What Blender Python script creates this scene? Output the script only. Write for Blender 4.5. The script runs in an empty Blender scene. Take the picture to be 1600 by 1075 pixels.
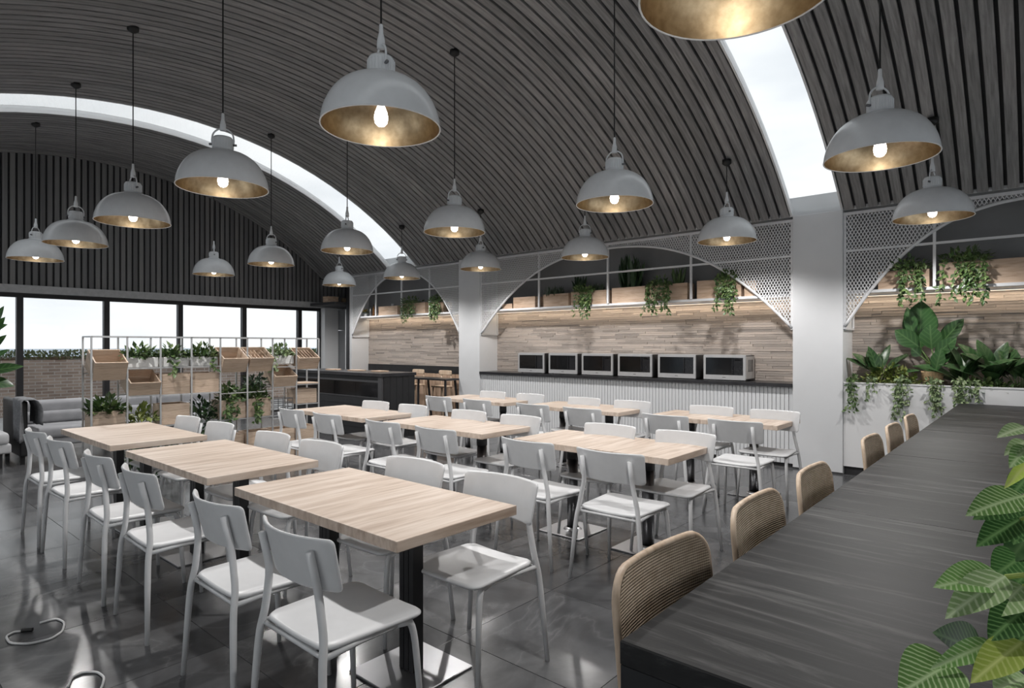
import bpy, bmesh, math, random
from mathutils import Vector, Matrix
random.seed(11)
scene = bpy.context.scene
COL = scene.collection

# ------------------------------------------------------------------ camera
FPX, YAW, HOR = 953.5, 0.7160, 539.4
cam_d = bpy.data.cameras.new('camera')
cam = bpy.data.objects.new('camera', cam_d)
COL.objects.link(cam)
cam.location = (0, 0, 1.5)
cam.rotation_euler = (math.pi / 2, 0, YAW)
cam_d.sensor_fit = 'HORIZONTAL'
cam_d.sensor_width = 36.0
cam_d.lens = 36.0 * FPX / 1600.0
cam_d.shift_y = (HOR - 537.5) / 1600.0
cam_d.clip_start = 0.05
cam_d.clip_end = 6000
scene.camera = cam

# ------------------------------------------------------------------ view and sky
scene.view_settings.view_transform = 'Standard'
scene.view_settings.look = 'None'
scene.view_settings.gamma = 1.0
scene.view_settings.use_curve_mapping = False
scene.view_settings.exposure = 0.56
SKY = 0.95
LAMP_W = 61.0
LED_W = 2.6

world = bpy.data.worlds.new('overcast_sky')
scene.world = world
world.use_nodes = True
nt = world.node_tree
nt.nodes.clear()
wo = nt.nodes.new('ShaderNodeOutputWorld')
bg = nt.nodes.new('ShaderNodeBackground')
tc = nt.nodes.new('ShaderNodeTexCoord')
mp = nt.nodes.new('ShaderNodeMapping')
mp.inputs['Scale'].default_value = (2.2, 2.2, 7.0)
nz = nt.nodes.new('ShaderNodeTexNoise')
nz.inputs['Scale'].default_value = 1.6
nz.inputs['Detail'].default_value = 5
rp = nt.nodes.new('ShaderNodeValToRGB')
rp.color_ramp.elements[0].position = 0.32
rp.color_ramp.elements[0].color = (0.66, 0.69, 0.73, 1)
rp.color_ramp.elements[1].position = 0.66
rp.color_ramp.elements[1].color = (0.88, 0.89, 0.90, 1)
nt.links.new(tc.outputs['Generated'], mp.inputs['Vector'])
nt.links.new(mp.outputs['Vector'], nz.inputs['Vector'])
nt.links.new(nz.outputs['Fac'], rp.inputs['Fac'])
nt.links.new(rp.outputs['Color'], bg.inputs['Color'])
bg.inputs['Strength'].default_value = SKY
nt.links.new(bg.outputs['Background'], wo.inputs['Surface'])

# ------------------------------------------------------------------ dimensions
XW, XE = -12.8, 2.9           # window end wall, opposite end wall
YS, YW, YB = -1.07, 7.87, 8.34  # street-side wall, counter wall front, niche back
YC, RV, ZC = 3.4, 6.69, -1.91   # vault: centre line, radius, centre height
ZT = 3.05                       # height of the counter wall
AMAX = math.asin(4.47 / RV)
SKYL = [(-10.25, -9.35), (-2.33, -1.75)]

def vault_z(y, dr=0.0):
    return ZC + math.sqrt(max(0.0, (RV + dr) ** 2 - (y - YC) ** 2))

def portal(name, loc, rot, sx, sy):
    l = bpy.data.lights.new(name, 'AREA')
    l.shape = 'RECTANGLE'; l.size = sx; l.size_y = sy
    l.cycles.is_portal = True
    o = bpy.data.objects.new(name, l)
    o.location = loc; o.rotation_euler = rot
    COL.objects.link(o)
portal('window_portal', (XW - 0.12, 3.4, 1.2), (0, -math.pi / 2, 0), 2.4, 9.0)
portal('window_portal', (XE + 0.12, 3.4, 1.2), (0, math.pi / 2, 0), 2.4, 9.0)
portal('window_portal', (-4.95, YS - 0.12, 1.45), (math.pi / 2, 0, 0), 15.6, 2.9)
for a, b in SKYL:
    portal('skylight_portal', ((a + b) / 2, YC, 5.2), (0, 0, 0), b - a, 9.4)

# ------------------------------------------------------------------ materials
MATS = {}
def new_mat(name):
    m = bpy.data.materials.new(name)
    m.use_nodes = True
    t = m.node_tree
    t.nodes.clear()
    out = t.nodes.new('ShaderNodeOutputMaterial')
    p = t.nodes.new('ShaderNodeBsdfPrincipled')
    t.links.new(p.outputs[0], out.inputs[0])
    MATS[name] = m
    return m, t, p, out

def N(t, kind, **kw):
    n = t.nodes.new(kind)
    for k, v in kw.items():
        if k in n.inputs:
            n.inputs[k].default_value = v
        else:
            setattr(n, k, v)
    return n

def ramp(t, fac, stops):
    r = t.nodes.new('ShaderNodeValToRGB')
    e = r.color_ramp.elements
    while len(e) < len(stops):
        e.new(0.5)
    for i, (p, c) in enumerate(stops):
        e[i].position = p
        e[i].color = (c[0], c[1], c[2], 1)
    t.links.new(fac, r.inputs[0])
    return r.outputs[0]

def coords(t, scale=(1, 1, 1), kind='Object', rnd=0.0):
    tcn = t.nodes.new('ShaderNodeTexCoord')
    m = t.nodes.new('ShaderNodeMapping')
    m.inputs['Scale'].default_value = scale
    t.links.new(tcn.outputs[kind], m.inputs[0])
    if rnd:
        oi = t.nodes.new('ShaderNodeObjectInfo')
        mu = N(t, 'ShaderNodeMath', operation='MULTIPLY')
        mu.inputs[1].default_value = rnd
        t.links.new(oi.outputs['Random'], mu.inputs[0])
        t.links.new(mu.outputs[0], m.inputs['Location'])
    return m.outputs[0]

def noise(t, vec, scale, detail=4, rough=0.55, dist=0.0):
    n = t.nodes.new('ShaderNodeTexNoise')
    n.inputs['Scale'].default_value = scale
    n.inputs['Detail'].default_value = detail
    n.inputs['Roughness'].default_value = rough
    n.inputs['Distortion'].default_value = dist
    t.links.new(vec, n.inputs['Vector'])
    return n.outputs['Fac']

def bump(t, p, h, strength=0.2, dist=0.01):
    b = t.nodes.new('ShaderNodeBump')
    b.inputs['Strength'].default_value = strength
    b.inputs['Distance'].default_value = dist
    t.links.new(h, b.inputs['Height'])
    t.links.new(b.outputs[0], p.inputs['Normal'])

def mix(t, fac, a, b, mode='MIX'):
    m = t.nodes.new('ShaderNodeMix')
    m.data_type = 'RGBA'
    m.blend_type = mode
    if isinstance(fac, float):
        m.inputs[0].default_value = fac
    else:
        t.links.new(fac, m.inputs[0])
    for s, v in ((6, a), (7, b)):
        if isinstance(v, tuple):
            m.inputs[s].default_value = (v[0], v[1], v[2], 1)
        else:
            t.links.new(v, m.inputs[s])
    return m.outputs[2]

def plain(name, col, rough=0.5, metal=0.0, var=0.06, scale=14.0, spec=0.5):
    m, t, p, o = new_mat(name)
    f = noise(t, coords(t), scale, 4)
    lo = tuple(c * (1 - var) for c in col)
    hi = tuple(min(1, c * (1 + var)) for c in col)
    t.links.new(ramp(t, f, [(0.3, lo), (0.7, hi)]), p.inputs['Base Color'])
    p.inputs['Roughness'].default_value = rough
    p.inputs['Metallic'].default_value = metal
    p.inputs['Specular IOR Level'].default_value = spec
    return m

def wood(name, dark, mid, light, sc=(1, 1, 1), rough=0.5, rnd=7.0, freq=6.0, objvar=0.0, bmp=0.15):
    m, t, p, o = new_mat(name)
    v = coords(t, sc, rnd=rnd)
    f = noise(t, v, freq, 6, 0.62, 0.35)
    c = ramp(t, f, [(0.30, dark), (0.5, mid), (0.70, light)])
    if objvar:
        oi = t.nodes.new('ShaderNodeObjectInfo')
        ge = t.nodes.new('ShaderNodeNewGeometry')
        sm = N(t, 'ShaderNodeMath', operation='ADD'); t.links.new(oi.outputs['Random'], sm.inputs[0]); t.links.new(ge.outputs['Random Per Island'], sm.inputs[1])
        fr = N(t, 'ShaderNodeMath', operation='FRACT'); t.links.new(sm.outputs[0], fr.inputs[0])
        c2 = ramp(t, fr.outputs[0], [(0, (1 - objvar,) * 3), (0.5, (1, 1, 1)), (1, (1 + objvar * 0.6, 1 + objvar * 0.52, 1 + objvar * 0.45))])
        c = mix(t, 1.0, c, c2, 'MULTIPLY')
    t.links.new(c, p.inputs['Base Color'])
    p.inputs['Roughness'].default_value = rough
    if bmp:
        bump(t, p, f, bmp, 0.004)
    return m

plain("chair_paint", (0.65, 0.655, 0.665), 0.36, var=0.03)
plain('white_paint', (0.78, 0.78, 0.785), 0.55, var=0.02, scale=3)
plain('wall_paint', (0.70, 0.71, 0.725), 0.65, var=0.05, scale=1.3)
plain('white_metal', (0.74, 0.745, 0.76), 0.4, var=0.02)
plain('frame_metal', (0.55, 0.56, 0.57), 0.35, 0.5, var=0.04)
plain('black_metal', (0.018, 0.018, 0.02), 0.42, var=0.15)
plain('black_stone', (0.022, 0.022, 0.025), 0.28, var=0.3, scale=9)
plain('black_panel', (0.011, 0.0115, 0.013), 0.5, var=0.3, scale=6)
plain('steel', (0.40, 0.40, 0.41), 0.34, 1.0, var=0.06, scale=5)
plain('dark_steel', (0.20, 0.20, 0.21), 0.30, 1.0, var=0.10, scale=5)
plain('appliance', (0.58, 0.58, 0.585), 0.34, 0.55, var=0.03)
plain('appliance_dark', (0.03, 0.03, 0.032), 0.4, var=0.1)
plain('black_glass', (0.003, 0.003, 0.0035), 0.10, var=0.2)
plain('smoked_glass', (0.24, 0.241, 0.245), 0.35, var=0.15, scale=1.5)
plain('control_grey', (0.012, 0.012, 0.014), 0.2, var=0.3, scale=20)
plain('lamp_enamel', (0.80, 0.82, 0.84), 0.25, var=0.03)
plain('lamp_rim', (0.80, 0.80, 0.80), 0.35, var=0.02)
plain('cord_black', (0.012, 0.012, 0.012), 0.5)
plain('soil', (0.03, 0.022, 0.016), 0.95, var=0.5, scale=40)
plain('pot_white', (0.72, 0.72, 0.71), 0.5, var=0.04)
plain('stem_green', (0.10, 0.16, 0.05), 0.6, var=0.3)
plain('stem_lime', (0.33, 0.42, 0.10), 0.5, var=0.2)
plain('bark', (0.12, 0.085, 0.05), 0.8, var=0.4)
plain('sofa_fabric', (0.25, 0.255, 0.27), 0.9, var=0.14, scale=5)
plain('sofa_light', (0.46, 0.465, 0.48), 0.9, var=0.10, scale=5)
plain('blanket', (0.17, 0.175, 0.185), 0.95, var=0.2, scale=30)
plain('beam_grey', (0.46, 0.46, 0.465), 0.6, var=0.1)
plain('beam_dark', (0.045, 0.045, 0.048), 0.5, var=0.1)
plain('cabinet_grey', (0.22, 0.225, 0.235), 0.5, var=0.06, scale=3)
plain('paver', (0.36, 0.36, 0.36), 0.8, var=0.12, scale=4)
plain('sea_water', (0.30, 0.38, 0.46), 0.5, var=0.1, scale=0.01)
plain('cable_white', (0.72, 0.72, 0.72), 0.4)
plain('wicker_rope', (0.60, 0.42, 0.24), 0.8, var=0.25, scale=60)
plain('bottle_amber', (0.22, 0.10, 0.03), 0.15, var=0.2)
plain('flower_yellow', (0.65, 0.42, 0.06), 0.6, var=0.2)
wood('table_wood', (0.37, 0.275, 0.21), (0.55, 0.445, 0.365), (0.67, 0.575, 0.50), (7.0, 0.5, 3.0), 0.45, freq=3.4, rnd=9)
wood('crate_wood', (0.36, 0.25, 0.175), (0.57, 0.44, 0.335), (0.69, 0.56, 0.45), (6, 0.9, 9), 0.6, freq=3, rnd=9, objvar=0.22)
wood('box_wood', (0.40, 0.27, 0.18), (0.56, 0.41, 0.30), (0.66, 0.51, 0.39), (1.2, 6, 9), 0.6, freq=3, rnd=9, objvar=0.12)
wood('stool_wood', (0.44, 0.31, 0.205), (0.61, 0.465, 0.34), (0.72, 0.58, 0.45), (8, 8, 1.2), 0.5, freq=3)
wood('ceiling_wood', (0.17, 0.167, 0.167), (0.265, 0.26, 0.26), (0.37, 0.364, 0.362), (14, 0.9, 0.9), 0.55, freq=3.0, rnd=31, objvar=0.18)
wood('wall_slat_wood', (0.13, 0.129, 0.13), (0.19, 0.189, 0.19), (0.26, 0.258, 0.258), (9, 9, 0.8), 0.55, freq=2.5, rnd=23, objvar=0.3)
wood('plank_wood', (0.29, 0.245, 0.215), (0.43, 0.375, 0.335), (0.55, 0.49, 0.445), (3.0, 6, 28), 0.65, freq=2.2, rnd=53, objvar=0.30, bmp=0.3)
wood('cabinet_wood', (0.36, 0.24, 0.16), (0.50, 0.35, 0.25), (0.60, 0.44, 0.33), (6, 6, 0.8), 0.6, freq=3)

def bar_wood():
    m, t, p, o = new_mat('bar_top_wood')
    v = coords(t, (0.55, 6.5, 1))
    f = noise(t, v, 2.6, 9, 0.74, 0.9)
    g = noise(t, coords(t, (0.35, 1.3, 1)), 1.3, 3)
    c = ramp(t, f, [(0.36, (0.010, 0.010, 0.011)), (0.52, (0.027, 0.0268, 0.027)), (0.68, (0.12, 0.118, 0.116))])
    c2 = ramp(t, g, [(0.35, (0.72, 0.72, 0.72)), (0.65, (1.25, 1.25, 1.25))])
    t.links.new(mix(t, 1.0, c, c2, 'MULTIPLY'), p.inputs['Base Color'])
    t.links.new(ramp(t, f, [(0.3, (0.42,) * 3), (0.8, (0.58,) * 3)]), p.inputs['Roughness'])
    p.inputs['Specular IOR Level'].default_value = 0.2
    bump(t, p, f, 0.08, 0.003)
bar_wood()

def floor_stone():
    m, t, p, o = new_mat('floor_stone')
    v = coords(t, (1, 1, 1), rnd=37)
    f = noise(t, v, 1.6, 8, 0.62, 0.8)
    n2 = N(t, 'ShaderNodeTexNoise')
    n2.inputs['Scale'].default_value = 1.1
    n2.inputs['Detail'].default_value = 6
    n2.inputs['Distortion'].default_value = 0.6
    t.links.new(v, n2.inputs['Vector'])
    a = N(t, 'ShaderNodeMath', operation='SUBTRACT'); a.inputs[1].default_value = 0.5
    t.links.new(n2.outputs['Fac'], a.inputs[0])
    b = N(t, 'ShaderNodeMath', operation='ABSOLUTE')
    t.links.new(a.outputs[0], b.inputs[0])
    vein = ramp(t, b.outputs[0], [(0.0, (.22, .22, .22)), (0.005, (0.08, 0.08, 0.08)), (0.02, (0, 0, 0))])
    base = ramp(t, f, [(0.3, (0.055, 0.056, 0.059)), (0.5, (0.085, 0.086, 0.090)), (0.72, (0.135, 0.136, 0.140))])
    oi = t.nodes.new('ShaderNodeObjectInfo')
    sh = ramp(t, oi.outputs['Random'], [(0, (0.85,) * 3), (1, (1.12,) * 3)])
    base = mix(t, 1.0, base, sh, 'MULTIPLY')
    t.links.new(mix(t, vein, base, (0.26, 0.26, 0.265)), p.inputs['Base Color'])
    t.links.new(ramp(t, f, [(0.3, (0.16,) * 3), (0.75, (0.26,) * 3)]), p.inputs['Roughness'])
floor_stone()
plain('grout', (0.022, 0.022, 0.023), 0.8)

def glass_pane():
    m = bpy.data.materials.new('window_glass'); m.use_nodes = True
    t = m.node_tree; t.nodes.clear()
    out = t.nodes.new('ShaderNodeOutputMaterial')
    tr = N(t, 'ShaderNodeBsdfTransparent'); tr.inputs[0].default_value = (0.96, 0.97, 0.97, 1)
    gl = N(t, 'ShaderNodeBsdfGlossy'); gl.inputs['Roughness'].default_value = 0.02
    lw_ = t.nodes.new('ShaderNodeLayerWeight')
    pw_ = N(t, 'ShaderNodeMath', operation='POWER'); pw_.inputs[1].default_value = 5.0
    t.links.new(lw_.outputs['Facing'], pw_.inputs[0])
    fr = N(t, 'ShaderNodeMath', operation='MULTIPLY_ADD'); fr.inputs[1].default_value = 0.6; fr.inputs[2].default_value = 0.02
    t.links.new(pw_.outputs[0], fr.inputs[0])
    mx = t.nodes.new('ShaderNodeMixShader')
    t.links.new(fr.outputs[0], mx.inputs[0]); t.links.new(tr.outputs[0], mx.inputs[1]); t.links.new(gl.outputs[0], mx.inputs[2])
    t.links.new(mx.outputs[0], out.inputs[0])
    MATS['window_glass'] = m
glass_pane()

def gold():
    m, t, p, o = new_mat('gold_leaf')
    f = noise(t, coords(t, (1, 1, 1)), 26, 5)
    t.links.new(ramp(t, f, [(0.3, (0.40, 0.30, 0.185)), (0.7, (0.56, 0.44, 0.29))]), p.inputs['Base Color'])
    p.inputs['Metallic'].default_value = 1.0
    p.inputs['Roughness'].default_value = 0.33
    bump(t, p, f, 0.12, 0.004)
gold()

def emis(name, col, s):
    m, t, p, o = new_mat(name)
    p.inputs['Base Color'].default_value = (*col, 1)
    p.inputs['Emission Color'].default_value = (*col, 1)
    p.inputs['Emission Strength'].default_value = s
emis('bulb_glow', (1.0, 0.93, 0.82), 6.5)
emis('led_glow', (1.0, 0.84, 0.64), 1.0)

def foliage(name, dark, mid, light, rough=0.45):
    m, t, p, o = new_mat(name)
    g = t.nodes.new('ShaderNodeNewGeometry')
    c = ramp(t, g.outputs['Random Per Island'], [(0.0, dark), (0.5, mid), (1.0, light)])
    f = noise(t, coords(t), 30, 2)
    c = mix(t, 1.0, c, ramp(t, f, [(0.3, (0.8,) * 3), (0.7, (1.15,) * 3)]), 'MULTIPLY')
    t.links.new(c, p.inputs['Base Color'])
    p.inputs['Roughness'].default_value = rough
foliage('leaf_green', (0.035, 0.075, 0.022), (0.075, 0.135, 0.040), (0.16, 0.22, 0.075))
foliage('leaf_lime', (0.10, 0.15, 0.035), (0.20, 0.25, 0.06), (0.33, 0.36, 0.11))
foliage('leaf_pale', (0.10, 0.16, 0.07), (0.19, 0.26, 0.12), (0.30, 0.36, 0.20))
foliage('leaf_dark', (0.012, 0.032, 0.014), (0.025, 0.058, 0.022), (0.055, 0.10, 0.04), 0.35)
foliage('leaf_blue', (0.03, 0.06, 0.03), (0.06, 0.095, 0.06), (0.11, 0.15, 0.10))
foliage('hedge_green', (0.035, 0.060, 0.020), (0.075, 0.11, 0.035), (0.15, 0.17, 0.07), 0.7)

def veined_leaf(name, base, stripe, freq=46.0, amt=0.5, rough=0.32, rib=0.012, nsc=7):
    """leaf blade: y runs from stalk to tip, x across; light stripes follow the side veins"""
    m, t, p, o = new_mat(name)
    tcn = t.nodes.new('ShaderNodeTexCoord')
    s = t.nodes.new('ShaderNodeSeparateXYZ')
    t.links.new(tcn.outputs['Object'], s.inputs[0])
    ax = N(t, 'ShaderNodeMath', operation='ABSOLUTE'); t.links.new(s.outputs['X'], ax.inputs[0])
    k = N(t, 'ShaderNodeMath', operation='MULTIPLY_ADD'); k.inputs[1].default_value = -1.1
    t.links.new(ax.outputs[0], k.inputs[0]); t.links.new(s.outputs['Y'], k.inputs[2])
    w = N(t, 'ShaderNodeMath', operation='MULTIPLY'); w.inputs[1].default_value = freq
    t.links.new(k.outputs[0], w.inputs[0])
    nz2 = noise(t, tcn.outputs['Object'], nsc, 3)
    ad = N(t, 'ShaderNodeMath', operation='MULTIPLY_ADD'); ad.inputs[1].default_value = 4.5
    t.links.new(nz2, ad.inputs[0]); t.links.new(w.outputs[0], ad.inputs[2])
    sn = N(t, 'ShaderNodeMath', operation='SINE'); t.links.new(ad.outputs[0], sn.inputs[0])
    st = ramp(t, sn.outputs[0], [(0.15, (0, 0, 0)), (0.95, (amt,) * 3)])
    mid = ramp(t, ax.outputs[0], [(0.0, (0.9,) * 3), (rib, (0.0,) * 3)])
    fac = mix(t, 1.0, st, mid, 'LIGHTEN')
    oi = t.nodes.new('ShaderNodeObjectInfo')
    b2 = ramp(t, oi.outputs['Random'], [(0, tuple(c * 0.7 for c in base)), (1, tuple(c * 1.35 for c in base))])
    t.links.new(mix(t, fac, b2, stripe), p.inputs['Base Color'])
    p.inputs['Roughness'].default_value = rough
veined_leaf('blade_striped', (0.14, 0.28, 0.075), (0.52, 0.66, 0.36), 640, 0.75, .32, .0022, 60)
veined_leaf('blade_pale', (0.27, 0.40, 0.17), (0.62, 0.72, 0.46), 520, 0.65, .32, .002, 60)
veined_leaf('blade_deep', (0.035, 0.105, 0.026), (0.18, 0.33, 0.12), 640, 0.6, .32, .0018, 60)
veined_leaf('blade_lime', (0.42, 0.54, 0.10), (0.62, 0.68, 0.25), 560, 0.45, .32, .0018, 60)
veined_leaf('blade_dark', (0.028, 0.072, 0.024), (0.10, 0.18, 0.07), 110, 0.4, .3, .006)
veined_leaf('blade_paradise', (0.026, 0.075, 0.02), (0.09, 0.17, 0.06), 120, 0.35, .3, .010)

def brick():
    m, t, p, o = new_mat('terrace_brick')
    tcn = t.nodes.new('ShaderNodeTexCoord')
    s = t.nodes.new('ShaderNodeSeparateXYZ'); t.links.new(tcn.outputs['Object'], s.inputs[0])
    cb = t.nodes.new('ShaderNodeCombineXYZ')
    t.links.new(s.outputs['Y'], cb.inputs[0]); t.links.new(s.outputs['Z'], cb.inputs[1])
    b = t.nodes.new('ShaderNodeTexBrick')
    b.inputs['Color1'].default_value = (0.30, 0.22, 0.18, 1)
    b.inputs['Color2'].default_value = (0.46, 0.36, 0.30, 1)
    b.inputs['Mortar'].default_value = (0.52, 0.47, 0.43, 1)
    b.inputs['Scale'].default_value = 1.0
    b.inputs['Mortar Size'].default_value = 0.009
    b.inputs['Brick Width'].default_value = 0.23
    b.inputs['Row Height'].default_value = 0.07
    t.links.new(cb.outputs[0], b.inputs['Vector'])
    f = noise(t, tcn.outputs['Object'], 1.1, 4)
    t.links.new(mix(t, 1.0, b.outputs[0], ramp(t, f, [(0.3, (0.75,) * 3), (0.7, (1.2,) * 3)]), 'MULTIPLY'), p.inputs['Base Color'])
    p.inputs['Roughness'].default_value = 0.85
    bump(t, p, b.outputs[1], -0.5, 0.01)
brick()

def rattan():
    m, t, p, o = new_mat('rattan_weave')
    tcn = t.nodes.new('ShaderNodeTexCoord')
    s = t.nodes.new('ShaderNodeSeparateXYZ'); t.links.new(tcn.outputs['Object'], s.inputs[0])
    def sine(sock, k):
        a = N(t, 'ShaderNodeMath', operation='MULTIPLY'); a.inputs[1].default_value = k
        t.links.new(sock, a.inputs[0])
        b = N(t, 'ShaderNodeMath', operation='SINE'); t.links.new(a.outputs[0], b.inputs[0])
        return b.outputs[0]
    h = sine(s.outputs['Z'], 900.0)
    v = sine(s.outputs['Y'], 700.0)
    mu = N(t, 'ShaderNodeMath', operation='MULTIPLY_ADD'); mu.inputs[1].default_value = 0.35
    t.links.new(v, mu.inputs[0]); t.links.new(h, mu.inputs[2])
    f = noise(t, tcn.outputs['Object'], 24, 4)
    c = ramp(t, f, [(0.3, (0.54, 0.42, 0.30)), (0.7, (0.76, 0.63, 0.49))])
    sh = ramp(t, mu.outputs[0], [(0.0, (0.52, 0.48, 0.44)), (0.5, (1.08, 1.07, 1.06))])
    t.links.new(mix(t, 1.0, c, sh, 'MULTIPLY'), p.inputs['Base Color'])
    p.inputs['Roughness'].default_value = 0.7
    bump(t, p, mu.outputs[0], 0.5, 0.004)
rattan()

# ------------------------------------------------------------------ mesh helpers
class MB:
    def __init__(self):
        self.v = []; self.f = []
    def add(self, vs, fs):
        o = len(self.v)
        self.v += [Vector(a) for a in vs]
        self.f += [tuple(i + o for i in f) for f in fs]
        return self
    def box(self, x0, x1, y0, y1, z0, z1):
        return self.add([(x0, y0, z0), (x1, y0, z0), (x1, y1, z0), (x0, y1, z0), (x0, y0, z1), (x1, y0, z1), (x1, y1, z1), (x0, y1, z1)],
                        [(0, 3, 2, 1), (4, 5, 6, 7), (0, 1, 5, 4), (1, 2, 6, 5), (2, 3, 7, 6), (3, 0, 4, 7)])
    def tube(self, pts, r, n=8, caps=True):
        pts = [Vector(p) for p in pts]
        rs = r if isinstance(r, (list, tuple)) else [r] * len(pts)
        vs = []; fs = []
        up = None
        for i, p in enumerate(pts):
            if i == 0: d = pts[1] - pts[0]
            elif i == len(pts) - 1: d = pts[-1] - pts[-2]
            else: d = (pts[i + 1] - pts[i]).normalized() + (pts[i] - pts[i - 1]).normalized()
            d.normalize()
            if up is None:
                up = Vector((0, 0, 1)) if abs(d.z) < 0.9 else Vector((1, 0, 0))
            a = d.cross(up)
            if a.length < 1e-6: a = d.orthogonal()
            a.normalize(); b = a.cross(d).normalized(); up = b
            for k in range(n):
                t = 2 * math.pi * k / n
                vs.append(p + (a * math.cos(t) + b * math.sin(t)) * rs[i])
        for i in range(len(pts) - 1):
            for k in range(n):
                k2 = (k + 1) % n
                fs.append((i * n + k, i * n + k2, (i + 1) * n + k2, (i + 1) * n + k))
        if caps:
            fs.append(tuple(range(n))[::-1]); m = (len(pts) - 1) * n
            fs.append(tuple(m + k for k in range(n)))
        return self.add(vs, fs)
    def bar(self, a, b, w, h):
        """square bar between two points"""
        a, b = Vector(a), Vector(b)
        d = (b - a).normalized()
        u = Vector((0, 0, 1)) if abs(d.z) < 0.9 else Vector((0, 1, 0))
        s = d.cross(u).normalized() * (w / 2); q = s.cross(d).normalized() * (h / 2)
        vs = [p + x for p in (a, b) for x in (-s - q, s - q, s + q, -s + q)]
        return self.add(vs, [(0, 3, 2, 1), (4, 5, 6, 7), (0, 1, 5, 4), (1, 2, 6, 5), (2, 3, 7, 6), (3, 0, 4, 7)])
    def lathe(self, prof, n=32, cx=0, cy=0, close=False):
        vs = []; fs = []
        for r, z in prof:
            for k in range(n):
                t = 2 * math.pi * k / n
                vs.append((cx + r * math.cos(t), cy + r * math.sin(t), z))
        for i in range(len(prof) - 1):
            for k in range(n):
                k2 = (k + 1) % n
                fs.append((i * n + k, i * n + k2, (i + 1) * n + k2, (i + 1) * n + k))
        if close:
            fs.append(tuple(range(n))[::-1]); m = (len(prof) - 1) * n
            fs.append(tuple(m + k for k in range(n)))
        return self.add(vs, fs)
    def mesh(self, name, mat=None, smooth=False):
        me = bpy.data.meshes.new(name)
        me.from_pydata(self.v, [], self.f)
        if mat: me.materials.append(MATS[mat])
        if smooth:
            me.polygons.foreach_set('use_smooth', [True] * len(me.polygons))
        me.update()
        return me

def link(name, me, parent=None, loc=None):
    o = bpy.data.objects.new(name, me)
    COL.objects.link(o)
    if parent is not None: o.parent = parent
    if loc is not None: o.location = loc
    return o

def part(name, mb, mat, parent, smooth=False, world=False):
    if world and parent is not None:
        off = parent.location.copy()
        if parent.parent: off = off + parent.parent.location
        mb.v = [v - off for v in mb.v]
    return link(name, mb.mesh(name, mat, smooth), parent)

def tag(o, label, cat=None, group=None, kind=None):
    o['label'] = label
    if cat: o['category'] = cat
    if group: o['group'] = group
    if kind: o['kind'] = kind
    return o

def thing(name, label, cat, loc=(0, 0, 0), rz=0.0, group=None, kind=None):
    o = link(name, None, None, loc)
    o.empty_display_size = 0.1
    o.rotation_euler = (0, 0, rz)
    return tag(o, label, cat, group, kind)

def struct(name, mb, mat, label=None, parent=None, smooth=False):
    o = link(name, mb.mesh(name, mat, smooth), parent)
    if parent is None:
        o['kind'] = 'structure'
        if label: o['label'] = label
    return o

def copy_tree(src, parent=None):
    c = src.copy(); COL.objects.link(c); c.parent = parent
    for ch in list(src.children):
        copy_tree(ch, c)
    return c

def bevel_box(name, mat, x0, x1, y0, y1, z0, z1, r=0.004, seg=2, smooth=False):
    bm = bmesh.new()
    bmesh.ops.create_cube(bm, size=1.0)
    for v in bm.verts:
        v.co = Vector(((x0 + x1) / 2 + v.co.x * (x1 - x0), (y0 + y1) / 2 + v.co.y * (y1 - y0), (z0 + z1) / 2 + v.co.z * (z1 - z0)))
    bmesh.ops.bevel(bm, geom=list(bm.edges), offset=r, segments=seg, affect='EDGES', profile=0.6)
    me = bpy.data.meshes.new(name); bm.to_mesh(me); bm.free()
    me.materials.append(MATS[mat])
    if smooth: me.polygons.foreach_set('use_smooth', [True] * len(me.polygons))
    return me

CUBES = {}
def unit_cube(mat):
    if mat not in CUBES:
        CUBES[mat] = MB().box(-.5, .5, -.5, .5, -.5, .5).mesh('unit_piece', mat)
    return CUBES[mat]

def piece(name, mat, parent, x0, x1, y0, y1, z0, z1):
    """a box-shaped piece that shares its mesh; position given in the parent's frame"""
    o = link(name, unit_cube(mat), parent, ((x0 + x1) / 2, (y0 + y1) / 2, (z0 + z1) / 2))
    o.scale = (x1 - x0, y1 - y0, z1 - z0)
    return o

# pixel rays of the photograph, used to find real positions on known planes
SN, CS = math.sin(YAW), math.cos(YAW)
def on_x(px, py, X):
    k = (px - 800) / FPX; d = X / (k * CS - SN)
    return Vector((X, d * (k * SN + CS), 1.5 + d * (HOR - py) / FPX))
def on_y(px, py, Y):
    k = (px - 800) / FPX; d = Y / (k * SN + CS)
    return Vector((d * (k * CS - SN), Y, 1.5 + d * (HOR - py) / FPX))
def at_d(px, py, d):
    k = (px - 800) / FPX
    return Vector((d * (k * CS - SN), d * (k * SN + CS), 1.5 + d * (HOR - py) / FPX))

# ================================================================== SETTING
# floor and its tiles
fl = struct('floor', MB().box(XW, XE, YS, 8.62, -0.12, -0.006), 'grout', 'dark polished stone tile floor')
TS = 0.81
ny = int(math.ceil((8.62 - YS) / TS)); nx = int(math.ceil((XE - XW) / TS))
tile_me = bevel_box('tile', 'floor_stone', -TS / 2 + .0015, TS / 2 - .0015, -TS / 2 + .0015, TS / 2 - .0015, -0.006, 0.0, 0.0008, 1)
for i in range(nx):
    for j in range(ny):
        x0 = XW + i * TS; y0 = YS + j * TS
        o = link('tile', tile_me, fl)
        sx = min(TS, XE - x0) / TS; sy = min(TS, 8.62 - y0) / TS
        o.location = (x0 + sx * TS / 2, y0 + sy * TS / 2, 0)
        o.scale = (sx, sy, 1)

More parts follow.
